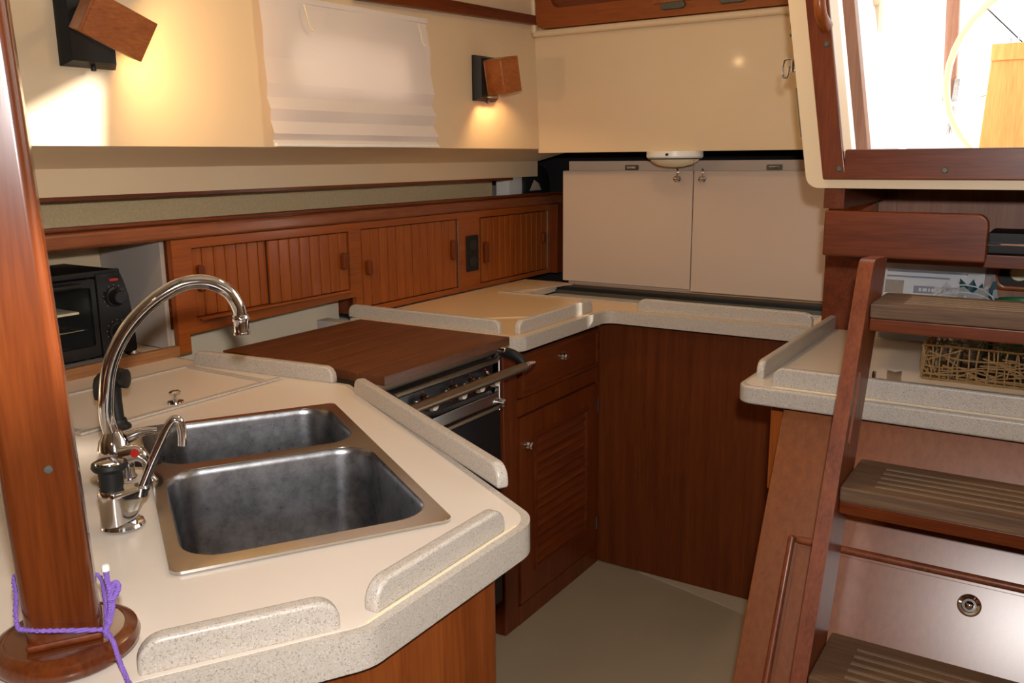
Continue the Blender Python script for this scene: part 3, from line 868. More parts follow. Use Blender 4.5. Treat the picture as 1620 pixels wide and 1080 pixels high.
solo('push_button', MB().lathe([(0.024, 0), (0.024, 0.003), (0.016, 0.006), (0.012, 0.016), (0, 0.018)], (-1.962, 1.284, 0.946), (0, 0, 1), 24), 'chrome', 'small chrome button fitting on the cubby shelf by the toaster oven', 'fitting')

# ------------------------------------------------------------------ stowage lockers along the hull
FX = -1.910
t = thing('locker_unit', (FX - 0.06, 2.3, 0.93), 'long teak locker front with slatted sliding doors along the hull', 'cabinet')
outl = [(1.388, 0.9315), (1.424, 0.9315), (1.424, 0.978), (2.052, 0.992), (2.052, 0.9315), (3.39, 0.9315), (3.39, 1.226), (1.388, 1.226)]
o1, o2, o3 = rrect(1.447, 2.028, 1.018, 1.200, 0.003, 2), rrect(2.082, 2.602, 0.952, 1.203, 0.003, 2), rrect(2.742, 3.245, 0.950, 1.200, 0.003, 2)
part('face_frame', MB().plate(outl, V(FX, 0, 0), Y, Z, -X, 0.020, holes=[o1, o2, o3], bev=0.002), 'teak_y', t)
mb = MB().box(-2.20, FX - 0.045, 2.06, 3.38, 0.9315, 1.222).box(-2.20, FX - 0.045, 1.392, 2.06, 0.992, 1.222)
part('carcass', mb, 'mah_y', t)
part('rail_bead', MB().box(FX - 0.016, FX + 0.006, -0.5, 3.38, 1.2665, 1.2765, 0.004), 'mah_y', t)
part('fiddle_rail', MB().box(FX - 0.020, FX + 0.008, -0.5, 3.39, 1.2265, 1.2640, 0.009, 3), 'railpale', t)
part('rail_core', MB().box(FX - 0.018, FX - 0.004, -0.5, 3.38, 1.225, 1.268), 'mah_y', t)
part('end_post', MB().box(FX - 0.01, FX + 0.035, 3.27, 3.32, 0.9315, 1.2262, 0.003), 'mah_z', t)
part('bottom_track', MB().box(FX + 0.0005, FX + 0.010, 1.455, 2.03, 1.010, 1.018, 0.003), 'teak_y', t)


def slat_door(y0, y1, z0, z1, n, xb, handles, top_dark=False, style='teak_z'):
    d = part('door', MB().box(xb - 0.008, xb - 0.004, y0, y1, z0, z1), 'darkwood', t)
    w = (y1 - y0) / n
    for k in range(n):
        part('board', MB().box(xb - 0.0045, xb + 0.004, y0 + k * w + 0.0013, y0 + (k + 1) * w - 0.0013, z0 + 0.001, z1 - 0.001, 0.0026), style, d)
    for hy, hz, hh in handles:
        part('pull', MB().plate(rrect(hy - 0.011, hy + 0.011, hz - hh / 2, hz + hh / 2, 0.008), V(xb + 0.004, 0, 0), Y, Z, X, 0.018, bev=0.005), 'mah_z', d)
    return d


slat_door(1.449, 1.712, 1.0185, 1.199, 7, FX - 0.016, [(1.472, 1.120, 0.070)])
slat_door(1.700, 2.020, 1.0185, 1.199, 8, FX - 0.004, [(1.994, 1.112, 0.052)])
slat_door(2.084, 2.590, 0.954, 1.202, 12, FX - 0.004, [(2.106, 1.080, 0.048), (2.560, 1.094, 0.072)])
slat_door(2.752, 3.236, 0.952, 1.198, 12, FX - 0.004, [(2.770, 1.066, 0.080), (3.200, 1.090, 0.044)])
for hy in (2.597, 3.243):
    part('piano_hinge', MB().tube([(FX + 0.002, hy, 0.957), (FX + 0.002, hy, 1.198)], 0.003, 8, 1), 'brownmetal', t, label='thin bright piano hinge')
t = thing('power_outlet', (FX + 0.001, 2.685, 1.0), 'black double socket plate on the locker front between slatted doors', 'outlet')
part('plate', MB().plate(rrect(2.648, 2.724, 1.004, 1.138, 0.005), V(FX + 0.0005, 0, 0), Y, Z, X, 0.005, bev=0.0015), 'black', t)
for oz in (1.040, 1.102):
    part('receptacle', MB().plate(rrect(2.664, 2.708, oz - 0.019, oz + 0.019, 0.012), V(FX + 0.0055, 0, 0), Y, Z, X, 0.0018, bev=0.0006), 'satin', t)

# things on the shelf behind the rail, at its aft end
solo('white_carton', MB().box(-2.03, -1.965, 3.035, 3.135, 1.2505, 1.385, 0.004), 'white', 'white carton standing at the aft end of the hull shelf', 'carton')
t = thing('dark_bag', (-1.99, 3.27, 1.25), 'dark soft bag stuffed at the aft end of the hull shelf', 'bag')
lp = lambda z, s, q: [(-1.99 + 0.040 * s * cos(a), 3.265 + 0.115 * s * sin(a) + q, z) for a in [2 * pi * k / 20 for k in range(20)]]
part('sack', MB().loft([lp(1.2505, 0.9, 0), lp(1.275, 1.05, 0.0), lp(1.32, 1.0, 0.004), lp(1.36, 0.85, 0.006), lp(1.385, 0.55, 0)], True, True), 'black', t, ang=80)
part('label_flap', MB().plate([(3.165, 1.285), (3.255, 1.285), (3.235, 1.312), (3.20, 1.328)], V(-1.948, 0, 0), Y, Z, X, 0.003), 'lid', t, label='pale paper label on the dark bag')

# ------------------------------------------------------------------ reading lamps
def lamp_plate(y0, y1, z0, z1, parent):
    pts = [(y0, z0), (y1, z0), (y1, z1), (y0, z1)]
    def lp(x, k): return [(x, y0 + k, z0 + k), (x, y1 - k, z0 + k), (x, y1 - k, z1 - k), (x, y0 + k, z1 - k)]
    p = part('backplate', MB().loft([lp(-1.739, 0.0), lp(-1.728, 0.0), lp(-1.708, 0.010), ], True, True), 'black', parent)
    part('switch', MB().lathe([(0.005, 0), (0.005, 0.008), (0, 0.009)], (-1.722, (y0 + y1) / 2 + 0.004, z0 + 0.002), (0, 0, -1), 10), 'black', p)
    return p


def lamp_shade(O, ax, up, out, L, w, d, parent, wall=0.005):
    """open ended box; ax = axis towards the open end, out = away from the wall"""
    mb = MB()
    hw, hd = w / 2, d / 2
    for a, b in (((-hw, hw), (hd - wall, hd)), ((-hw, hw), (-hd, -hd + wall)), ((-hw, -hw + wall), (-hd + wall, hd - wall)), ((hw - wall, hw), (-hd + wall, hd - wall))):
        mb.obox(O, up, out, ax, a, b, (0, L), 0.001, 1)
    mb.obox(O, up, out, ax, (-hw, hw), (-hd, hd), (-0.004, 0.003), 0.001, 1)
    return part('shade', mb, 'lampwood', parent)


M['bulb'] = plain('glowing_bulb', (1, 0.8, 0.5), emit=(1.0, 0.66, 0.28), estr=14)
t = thing('reading_lamp', (-1.72, 1.11, 1.606), 'lit wooden box reading lamp on black plate, nearest the post', 'lamp', 'reading lamps on the cabin side')
lamp_plate(1.045, 1.160, 1.607, 1.815, t)
ax = V(0.22, 0.86, -0.40).normalized(); ot = V(0.82, -0.42, -0.12); ot = (ot - ax * ot.dot(ax)).normalized(); up = ot.cross(ax).normalized()
if up.z < 0: up = -up
O1 = V(-1.612, 1.028, 1.699)
lamp_shade(O1, ax, up, ot, 0.118, 0.080, 0.070, t)
part('arm', MB().tube([(-1.709, 1.09, 1.72), tuple(O1 + ax * 0.02 - ot * 0.034)], 0.010, 10, 1), 'black', t)
part('bulb', MB().lathe([(0, 0), (0.010, 0.004), (0.014, 0.014), (0.012, 0.024), (0.006, 0.032), (0, 0.033)], tuple(O1 + ax * 0.030), tuple(ax), 16), 'bulb', t)
lamp('reading_lamp_light', 'POINT', tuple(O1 + ax * 0.107 - up * 0.024 + ot * 0.018), 7, (1.0, 0.66, 0.30), size=0.012)

t = thing('reading_lamp', (-1.72, 2.52, 1.606), 'wooden box reading lamp on black plate, right of the blind', 'lamp', 'reading lamps on the cabin side')
lamp_plate(2.466, 2.585, 1.607, 1.752, t)
ax = V(0.02, 0.20, -0.97).normalized(); ot = V(0.98, -0.20, 0); ot = (ot - ax * ot.dot(ax)).normalized(); up = ax.cross(ot).normalized()
O2 = V(-1.662, 2.520, 1.738)
lamp_shade(O2, ax, up, ot, 0.108, 0.082, 0.082, t)
part('bulb', MB().lathe([(0, 0), (0.010, 0.004), (0.014, 0.014), (0.012, 0.024), (0.006, 0.032), (0, 0.033)], tuple(O2 + ax * 0.035), tuple(ax), 16), 'bulb', t)
lamp('reading_lamp_light', 'POINT', tuple(O2 + ax * 0.075), 3.0, (1.0, 0.66, 0.30), size=0.012)

# ------------------------------------------------------------------ pleated blind
t = thing('pleated_blind', (-1.73, 1.89, 1.452), 'white pleated cloth blind over the portlight on the cabin side', 'blind')
zs = [1.830, 1.806, 1.742, 1.676, 1.612, 1.578, 1.548, 1.518, 1.486, 1.470, 1.453]
xo = [-1.722, -1.724, -1.718, -1.723, -1.715, -1.723, -1.711, -1.722, -1.709, -1.719, -1.708]
b = bmesh.new()
rows = []
for i, (z, x) in enumerate(zip(zs, xo)):
    k = (1.83 - z) / 0.38
    yl, yr = 1.552 + 0.016 * k, 2.212 + 0.026 * k
    yr += (x + 1.716) * 0.5; yl -= (x + 1.716) * 0.3
    sk_ = -0.012 * (1 - k)          # the head rail hangs a little lower at its forward end
    rows.append([b.verts.new((x + 0.0025 * sin(11 * f + i), yl + (yr - yl) * f, z + sk_ * (1 - f))) for f in [q / 16 for q in range(17)]])
for A, B in zip(rows, rows[1:]):
    for k in range(16):
        b.faces.new((A[k], A[k + 1], B[k + 1], B[k]))
bmesh.ops.recalc_face_normals(b, faces=b.faces[:])
mb = MB(); mb.merge(b)
bo = part('cloth', mb, 'blind', t, ang=12)
part('head_rail', MB().plate([(1.550, 1.806), (2.214, 1.818), (2.214, 1.834), (1.550, 1.822)], V(-1.737, 0, 0), Y, Z, X, 0.016, bev=0.003), 'blind', t)
part('bottom_rail', MB().box(-1.722, -1.706, 1.572, 2.236, 1.4525, 1.462, 0.003), 'white', t)
for cy, cz in ((1.690, 1.805), (2.150, 1.812)):
    part('lift_cord', MB().tube([(-1.708, cy, cz), (-1.702, cy + 0.004, cz - 0.03), (-1.704, cy + 0.012, cz - 0.05), (-1.702, cy + 0.024, cz - 0.062)], [0.0018, 0.0018, 0.0018, 0.0034], 7, 4), 'cord', t)

# portlight glass behind the blind
t = thing('portlight', (-1.755, 1.89, 1.60), 'portlight pane glowing pink through the blind', 'window')
part('pane', MB().box(-1.762, -1.757, 1.655, 2.125, 1.595, 1.740), 'film', t)

# ------------------------------------------------------------------ stove with its wooden cover
t = thing('stove', (-1.57, 1.69, 0.0), 'gimballed galley stove with black front and bronzed grab rail', 'stove')
mb = MB().box(-1.86, -1.315, 1.436, 1.935, 0.10, 0.895, 0.004)
part('body', mb, 'satin', t)
part('top_rail', MB().box(-1.86, -1.297, 1.430, 1.942, 0.898, 0.926, 0.004), 'brownmetal', t)
part('front_strip', MB().box(-1.316, -1.300, 1.432, 1.940, 0.872, 0.886, 0.003), 'brownmetal', t)
part('control_panel', MB().box(-1.316, -1.304, 1.436, 1.925, 0.800, 0.871, 0.002), 'satin', t)
part('corner_post', MB().box(-1.322, -1.296, 1.940, 1.962, 0.735, 0.925, 0.004), 'chrome', t)
part('corner_post', MB().box(-1.322, -1.296, 1.414, 1.432, 0.735, 0.925, 0.004), 'chrome', t)
for ky in (1.50, 1.615, 1.735, 1.815, 1.885):
    kb = part('knob', MB().lathe([(0.024, 0.0), (0.024, 0.004), (0.018, 0.006), (0.017, 0.010), (0.016, 0.034), (0.013, 0.037), (0, 0.037)], (-1.304, ky, 0.836), (1, 0, 0), 24), 'chrome', t)
    part('knob_cap', MB().lathe([(0.0135, 0), (0.0125, 0.004), (0, 0.0045)], (-1.2672, ky, 0.836), (1, 0, 0), 20), 'white', kb, label='pale knob cap')
    part('knob_mark', MB().box(-1.304, -1.3025, ky - 0.002, ky + 0.002, 0.864, 0.867), 'red', kb)
dr = part('oven_door', MB().box(-1.318, -1.300, 1.440, 1.952, 0.160, 0.738, 0.004), 'satin', t)
part('door_trim', MB().box(-1.314, -1.296, 1.436, 1.954, 0.740, 0.752, 0.003), 'brownmetal', dr)
part('door_window', MB().box(-1.3005, -1.298, 1.50, 1.89, 0.30, 0.62, 0.001), 'satin', dr)
part('steel_band', MB().box(-1.318, -1.299, 1.436, 1.955, 0.757, 0.790, 0.004), 'rimsteel', t)
part('grab_rail', MB().tube([(-1.222, 1.36, 0.866), (-1.222, 1.965, 0.868)], 0.0125, 16, 1), 'brownmetal', t)
part('rail_end', MB().tube([(-1.222, 1.955, 0.868), (-1.222, 2.004, 0.868)], [0.0135, 0.006], 14, 1), 'chrome', t)
for by in (1.44, 1.955):
    part('rail_bracket', MB().tube([(-1.300, by, 0.902), (-1.262, by + 0.002, 0.897), (-1.235, by + 0.004, 0.884), (-1.222, by + 0.004, 0.868)], [0.014, 0.014, 0.012, 0.010], 10, 4), 'black', t)
part('pivot_bolt', MB().lathe([(0.011, 0), (0.011, 0.02), (0.008, 0.024), (0, 0.024)], (-1.302, 1.951, 0.905), (1, 0, 0), 14), 'chrome', t)
part('pivot_bolt', MB().lathe([(0.012, 0), (0.012, 0.016), (0.008, 0.020), (0, 0.020)], (-1.302, 1.950, 0.757), (1, 0, 0), 14), 'chrome', t)

t = thing('stove_cover', (-1.53, 1.68, 0.926), 'dark plank wooden cover board lying over the stove top', 'board')
x0, x1, n = -1.795, -1.258, 7
w = (x1 - x0) / n
for k in range(n):
    part('plank', MB().box(x0 + k * w + 0.0004, x0 + (k + 1) * w - 0.0004, 1.428, 1.938, 0.9265, 0.949, 0.0016), 'cover', t)
# pieces visible behind the stove
solo('trim_12', MB().box(-2.01, -1.995, 1.40, 2.055, 0.70, 0.985), 'gelw', 'pale panel at the hull behind the stove below the lockers', 'panel', kind='structure')
solo('trim_13', MB().box(-1.995, -1.865, 1.955, 2.003, 0.80, 0.925, 0.002), 'grey', 'pale filler block between stove and aft worktop', 'filler', kind='structure')

# ------------------------------------------------------------------ drawer cabinet right of the stove
CX = -1.334
t = thing('drawer_cabinet', (-1.6, 2.32, 0.0), 'dark wooden cabinet with one drawer above a louvred door', 'cabinet')
part('carcass', MB().box(-1.90, CX - 0.012, 2.018, 2.615, 0.0, 0.888), 'mah_z', t)
mb = MB().box(CX - 0.012, CX, 2.018, 2.092, 0.0, 0.888, 0.003).box(CX - 0.012, CX, 2.604, 2.6178, 0.0, 0.888)
mb.box(CX - 0.012, CX, 2.092, 2.604, 0.862, 0.888).box(CX - 0.012, CX, 2.092, 2.604, 0.672, 0.722).box(CX - 0.012, CX, 2.092, 2.604, 0.0, 0.062)
part('face_frame', mb, 'mah_z', t)
def molded(y0, y1, z0, z1, parent, w=0.012, x=CX, h=0.007, mat='mah_y'):
    mb = MB().plate(rrect(y0, y1, z0, z1, 0.001, 1), V(x, 0, 0), Y, Z, X, h, holes=[rrect(y0 + w, y1 - w, z0 + w, z1 - w, 0.001, 1)], bev=0.003)
    return part('moulding', mb, mat, parent)
d = part('drawer', MB().box(CX - 0.010, CX + 0.004, 2.104, 2.596, 0.727, 0.858, 0.003), 'mah_y', t)
molded(2.106, 2.594, 0.729, 0.856, d, x=CX + 0.0035)
part('drawer_knob', MB().lathe([(0.017, 0), (0.017, 0.003), (0.012, 0.004), (0.008, 0.010), (0.012, 0.016), (0.009, 0.020), (0, 0.021)], (CX + 0.004, 2.352, 0.806), (1, 0, 0), 24), 'chrome', d)
d = part('door', MB().plate(rrect(2.100, 2.598, 0.068, 0.666, 0.002, 1), V(CX - 0.010, 0, 0), Y, Z, X, 0.014, holes=[rrect(2.190, 2.515, 0.165, 0.586, 0.002, 1)], bev=0.003), 'mah_z', t)
molded(2.178, 2.527, 0.153, 0.598, d, x=CX + 0.0035, h=0.006)
for k in range(14):
    z = 0.172 + k * 0.0300
    O = V(CX - 0.004, 2.35, z + 0.012)
    part('louver', MB().obox(O, Y, V(0.42, 0, -0.9).normalized(), V(0.9, 0, 0.42).normalized(), (-0.163, 0.163), (-0.018, 0.018), (-0.003, 0.003), 0.0015), 'mah_y', d)
part('door_knob', MB().lathe([(0.017, 0), (0.017, 0.003), (0.012, 0.004), (0.008, 0.010), (0.012, 0.016), (0.009, 0.020), (0, 0.021)], (CX + 0.004, 2.142, 0.573), (1, 0, 0), 24), 'chrome', d)
for hz in (0.585, 0.155):
    part('hinge', MB().box(CX + 0.003, CX + 0.009, 2.594, 2.606, hz - 0.025, hz + 0.025, 0.002), 'steel', d)

# ------------------------------------------------------------------ aft worktop with the cold box well
t = thing('aft_counter', (-1.3, 2.6, 0.89), 'far cream worktop corner running from the stove along the aft wall', 'counter')
outer = [(-1.905, 2.010), (-1.272, 2.010), (-1.272, 2.540), (-0.600, 2.540), (-0.600, 3.054), (-1.905, 3.054)]
out_r = round_poly(outer, [0, 0.04, 0.035, 0, 0, 0], 8)
well = [(-1.690, 2.705), (-0.645, 2.705), (-0.645, 3.010), (-1.690, 3.010)]
part('edge_band', MB().plate(out_r, V(0, 0, 0.889), X, Y, Z, 0.0405, holes=[well], bev=0.006, seg=3), 'edge', t)
in_r = round_poly(offset_poly(outer, -0.012), [0, 0.03, 0.045, 0, 0, 0], 8)
part('worktop', MB().plate(in_r, V(0, 0, 0.9285), X, Y, Z, 0.0016, holes=[well]), 'topwarm', t)
fiddle((-1.300, 2.055), (-1.300, 2.500), t, side=1, h=0.040)
fiddle((-1.930, 2.030), (-1.352, 2.030), t, side=1, h=0.040)
fiddle((-1.175, 2.566), (-0.622, 2.566), t, side=1, h=0.042)
part('well_trim', MB().box(-1.80, -0.645, 2.694, 2.706, ZT, ZT + 0.004, 0.001), 'edge', t)
mb = MB().box(-1.705, -0.640, 2.706, 3.012, 0.62, 0.632).box(-1.705, -1.69, 2.706, 3.012, 0.632, 0.91).box(-0.645, -0.635, 2.706, 3.012, 0.632, 0.91)
mb.box(-1.69, -0.645, 2.699, 2.706, 0.632, 0.91)
part('well', mb, 'white', t)
part('well_ledge', MB().box(-1.690, -0.645, 2.7065, 2.93, 0.880, 0.905, 0.003), 'grey', t)
part('gasket', MB().box(-1.690, -0.645, 2.94, 3.008, 0.890, 0.932, 0.004), 'black', t)
part('gasket_trim', MB().box(-1.690, -0.645, 2.932, 2.9395, 0.890, 0.918, 0.001), 'bronze', t)
part('corner_strip', MB().obox(V(-1.80, 2.70, ZT), V(0.30, 0.95, 0).normalized(), V(-0.95, 0.30, 0).normalized(), Z, (0.01, 0.33), (-0.055, 0.0), (0, 0.004), 0.001), 'lid', t)

def cold_lid(x0, x1, zb, kx, label):
    t = thing('coldbox_hatch', ((x0 + x1) / 2, 3.03, zb), label, 'lid', 'raised cold box lids')
    part('panel', MB().box(x0, x1, 3.030, 3.052, zb, 1.369, 0.003), 'lid', t)
    part('knob', MB().lathe([(0.012, 0), (0.011, 0.004), (0.005, 0.006), (0.005, 0.014), (0.010, 0.017), (0.010, 0.021), (0.006, 0.024), (0, 0.024)], (kx, 3.030, 1.340), (0, -1, 0), 18), 'chrome', t)
    part('ring', MB().tube([(kx, 3.020, 1.375), (kx + 0.006, 3.014, 1.366), (kx, 3.014, 1.348)], 0.003, 8, 4), 'chrome', t)
    return t
cold_lid(-1.713, -1.1795, 0.9405, -1.236, 'left putty coloured cold box lid propped against the aft wall')
cold_lid(-1.1765, -0.648, 0.9345, -1.142, 'right putty coloured cold box lid, beside the companionway frame')
for hx, lb in ((-1.430, 'small chrome strike above the left raised lid'), (-0.897, 'small chrome strike above the right raised lid')):
    t = thing('lid_strike', (hx, 3.045, 1.37), lb, 'strike', 'strikes above the lids')
    part('plate', MB().plate(rrect(hx - 0.027, hx + 0.027, 1.3705, 1.3895, 0.003), V(0, 3.0545, 0), X, Z, -Y, 0.004, holes=[rrect(hx - 0.019, hx + 0.019, 1.375, 1.385, 0.002)], bev=0.001), 'bronze', t)
    part('catch', MB().box(hx - 0.018, hx + 0.018, 3.046, 3.0545, 1.3755, 1.3845, 0.001), 'chrome', t)

# dome light under the ledge of the aft wall
t = thing('dome_light', (-1.212, 2.93, 1.437), 'small round cream dome light under the aft wall ledge', 'light')
part('housing', MB().lathe([(0.097, 0.0), (0.098, -0.018), (0.092, -0.024), (0, -0.024)], (-1.212, 2.935, 1.437), (0, 0, 1), 40), 'white', t)
part('lens', MB().lathe([(0.086, -0.0245), (0.080, -0.034), (0.060, -0.046), (0.03, -0.053), (0, -0.055)], (-1.212, 2.935, 1.437), (0, 0, 1), 40), 'cream_dial', t)
part('rim_line', MB().lathe([(0.0935, -0.0235), (0.0945, -0.0245), (0.0905, -0.0275), (0.086, -0.0255)], (-1.212, 2.935, 1.437), (0, 0, 1), 40), 'bronze', t)
part('toggle', MB().box(-1.205, -1.195, 2.834, 2.8385, 1.422, 1.430, 0.001), 'black', t)
mb = MB()
for k in range(7):
    mb.lathe([(0, -0.0026), (0.0026, 0), (0, 0.0026)], (-1.130, 2.905, 1.405 - k * 0.0055), (0, 0, 1), 8)
part('pull_chain', mb, 'chrome', t)

# wide front panel of the cold box
t = thing('veneer_bulkhead', (-0.95, 2.63, 0.0), 'wide plain dark wooden panel under the far worktop', 'panel')
part('veneer', MB().box(-1.36, -0.40, 2.618, 2.640, 0.004, 0.888), 'panel', t)

# ------------------------------------------------------------------ right-hand worktop and engine box
t = thing('right_counter', (-0.1, 2.2, 0.89), 'cream worktop with speckled edging behind the ladder', 'counter')
outer = [(-0.598, 1.830), (1.70, 1.830), (1.70, 2.615), (-0.598, 2.615)]
part('edge_band', MB().plate(round_poly(outer, [0.035, 0, 0, 0], 8), V(0, 0, 0.889), X, Y, Z, 0.0405, bev=0.006, seg=3), 'edge', t)
part('worktop', MB().plate(round_poly(offset_poly(outer, -0.012), [0.028, 0, 0, 0], 8), V(0, 0, 0.9285), X, Y, Z, 0.0016), 'top', t)
fiddle((-0.578, 1.905), (-0.578, 2.600), t, side=-1, h=0.040, t=0.018)
fiddle((-0.528, 1.853), (1.60, 1.853), t, side=1, h=0.042)
part('seam_line', insert_seam((-0.52, 1.850), (1.6, 1.850)), 'seam', t)
part('end_lip', MB().box(-0.600, -0.583, 2.66, 3.02, 0.9305, 0.962, 0.004), 'edge', t)

PN = V(0, -0.884, 0.468).normalized()     # outward normal of the raked front
PU = V(0, 0.468, 0.884).normalized()      # up the rake
P0 = V(-0.503, 1.876, 0.888)
t = thing('engine_box', (0.0, 1.7, 0.0), 'raked wooden engine box front behind the companionway ladder', 'panel')
part('front', MB().obox(P0, X, PU, PN, (0.0, 2.1), (-1.004, 0.0), (-0.020, 0.0), 0.003), 'front_panel', t)
part('side_batten', MB().box(-0.552, -0.5045, 1.945, 1.965, 0.66, 0.889, 0.003), 'teak_z', t)
# raised moulding frame on the front
ms = part('hatch_moulding', MB().obox(P0, X, PU, PN, (0.060, 0.075), (-0.99, -0.274), (-0.002, 0.014), 0.0065, 4).obox(P0, X, PU, PN, (0.0755, 2.0), (-0.289, -0.274), (-0.002, 0.014), 0.0065, 4), 'railwood', t)
part('hatch_panel', MB().obox(P0, X, PU, PN, (0.080, 2.0), (-0.99, -0.294), (-0.001, 0.003), 0.001), 'front_panel', t)
rp = P0 + X * 0.403 + PU * -0.332 + PN * 0.003
rg = part('ring_pull', MB().lathe([(0.0195, 0.0), (0.0205, 0.003), (0.018, 0.006), (0.0135, 0.0045), (0.012, 0.001), (0.0, 0.001)], tuple(rp), tuple(PN), 32), 'chrome', t)
part('pull_button', MB().lathe([(0.008, 0.001), (0.008, 0.004), (0.005, 0.007), (0, 0.008)], tuple(rp), tuple(PN), 18), 'chrome', rg)

# ------------------------------------------------------------------ companionway ladder
LU = V(0, 0.419, 0.908).normalized()      # along the rail (up and aft)
LN = V(0, 0.908, -0.419).normalized()     # across the rail, aft and down
L0 = V(-0.355, 1.238, 0.0)
t = thing('companionway_ladder', (0.0, 1.25, 0.0), 'wooden companionway ladder with worn grooved treads', 'ladder')
RL = 1.345
def rail(xo):
    out = round_poly([(0.0, 0.0), (RL, 0.0), (RL + 0.052, 0.128), (0.06, 0.128)], [0.01, 0.03, 0.006, 0.01], 6)
    hole = rrect(0.985, 1.135, 0.026, 0.046, 0.0099, 5)
    return MB().plate(out, L0 + X * xo, LU, LN, X, 0.028, holes=[hole], bev=0.004, seg=2)
part('side_rail', rail(0), 'railwood', t)
part('side_rail', rail(0.66), 'railwood', t)
for zt_, yf, dp in ((1.138, 1.787, 0.165), (0.815, 1.628, 0.185), (0.508, 1.470, 0.180), (0.20, 1.318, 0.170)):
    td = part('tread', MB().box(-0.3265, 0.3045, yf, yf + dp, zt_ - 0.030, zt_, 0.005), 'tread', t)
    for k in range(5):
        yy = yf + 0.028 + k * (dp - 0.05) / 5
        part('grip_strip', MB().box(-0.270, 0.25, yy, yy + 0.009, zt_ - 0.003, zt_ + 0.0012, 0.001), 'strip', td)
    part('cleat', MB().box(-0.3265, 0.3045, yf + 0.006, yf + 0.034, zt_ - 0.056, zt_ - 0.0305, 0.003), 'mah_x', td)
part('hook', MB().box(-0.3265, -0.319, 1.862, 1.872, 0.935, 0.985, 0.002), 'chrome', t)

# board on edge below the companionway
mb = MB().plate(rrect(-0.487, -0.157, 1.1965, 1.297, [0.004, 0.006, 0.024, 0.004]), V(0, 2.060, 0), X, Z, Y, 0.022, bev=0.004, seg=3)
solo('step_board', mb, 'mah_x', 'wooden board with one rounded corner fixed below the companionway sill', 'board')
solo('board_cleat', MB().box(-0.487, -0.30, 2.0825, 2.26, 1.1965, 1.215, 0.002), 'mah_y', 'dark wooden ledge behind the rounded board', 'cleat')

# instruments and clutter in the nook
t = thing('radio_unit', (-0.08, 2.30, 1.196), 'black radio with bright chrome strip on the nook shelf', 'radio')
part('case', MB().box(-0.172, 0.08, 2.26, 2.40, 1.1965, 1.245, 0.004), 'black', t)
part('chrome_strip', MB().box(-0.172, 0.08, 2.256, 2.26, 1.216, 1.222, 0.001), 'chrome', t)
t = thing('framed_gauge', (-0.10, 2.61, 1.08), 'wood framed dark instrument with cream dial at the nook back', 'gauge')
part('frame', MB().plate(rrect(-0.180, 0.00, 1.070, 1.164, 0.024), V(0, 2.619, 0), X, Z, -Y, 0.022, holes=[rrect(-0.163, -0.017, 1.084, 1.156, 0.018)], bev=0.005), 'teak_x', t)
part('face', MB().box(-0.166, -0.014, 2.604, 2.618, 1.081, 1.159), 'black', t)
part('dial', MB().lathe([(0, 0), (0.022, 0), (0.020, 0.004), (0, 0.005)], (-0.118, 2.604, 1.117), (0, -1, 0), 28), 'cream_dial', t)

t = thing('bagged_magazine', (-0.30, 2.50, ZT), 'white printed magazine in clear film leaning at the nook back', 'magazine')
mu, mv, mn = X, V(0, 0.20, 0.98).normalized(), V(0, -0.98, 0.20).normalized()
mo = V(-0.43, 2.50, ZT + 0.002)
part('pages', MB().obox(mo, mu, mv, mn, (0, 0.24), (0.002, 0.205), (-0.004, 0.004), 0.002), 'paper', t)
for (a, b, c, d_) in ((0.0, 0.235, 0.002, 0.040), (0.075, 0.235, 0.128, 0.148), (0.006, 0.16, 0.168, 0.173), (0.006, 0.20, 0.182, 0.187)):
    part('print_band', MB().obox(mo, mu, mv, mn, (a, b), (c, d_), (0.004, 0.0046)), 'navy', t)
mb = MB()
xx = 0.088
for wv in (0.006, 0.010, 0.004, 0.012, 0.008, 0.006, 0.010, 0.005, 0.009, 0.012, 0.007):
    mb.obox(mo, mu, mv, mn, (xx, xx + wv), (0.134, 0.142), (0.0046, 0.0050)); xx += wv + 0.0035
part('title_line', mb, 'paper', t)
part('photo_patch', MB().obox(mo, mu, mv, mn, (0.004, 0.05), (0.125, 0.160), (0.004, 0.0046)), 'wicker', t)
mb = MB()
random.seed(3)
b = bmesh.new()
g = [[b.verts.new(mo + mu * (-0.006 + 0.27 * i / 12) + mv * (-0.004 + 0.225 * j / 8 if j else 0.0) + mn * (0.008 + random.uniform(0, 0.007))) for j in range(9)] for i in range(13)]
for i in range(12):
    for j in range(8):
        b.faces.new((g[i][j], g[i + 1][j], g[i + 1][j + 1], g[i][j + 1]))
mb.merge(b)
part('film_cover', mb, 'film', t, ang=8)

t = thing('crumpled_packet', (-0.20, 2.36, ZT), 'crumpled clear packet with teal print behind the top tread', 'packet')
random.seed(11)
def crumple(x0, x1, z0, z1, y, amp, mat, nm, lean_=0.0, nn=9):
    hts = [random.uniform(0.80, 1.0) for _ in range(nn + 1)]
    b = bmesh.new()
    g = [[b.verts.new((x0 + (x1 - x0) * i / nn + random.uniform(-.004, .004), y + random.uniform(-amp, amp), z0 + (z1 - z0) * j / nn * hts[i] + lean_ * i / nn * j / nn)) for j in range(nn + 1)] for i in range(nn + 1)]
    for i in range(nn):
        for j in range(nn):
            b.faces.new((g[i][j], g[i + 1][j], g[i + 1][j + 1], g[i][j + 1]))
    m_ = MB(); m_.merge(b)
    o = part(nm, m_, mat, t, ang=6)
    sd = o.modifiers.new('thick', 'SOLIDIFY'); sd.thickness = 0.001
crumple(-0.285, -0.165, 0.934, 1.120, 2.36, 0.012, 'film', 'wrapper')
crumple(-0.232, -0.150, 0.934, 1.125, 2.385, 0.006, 'teal', 'printed_side')
mb = MB()
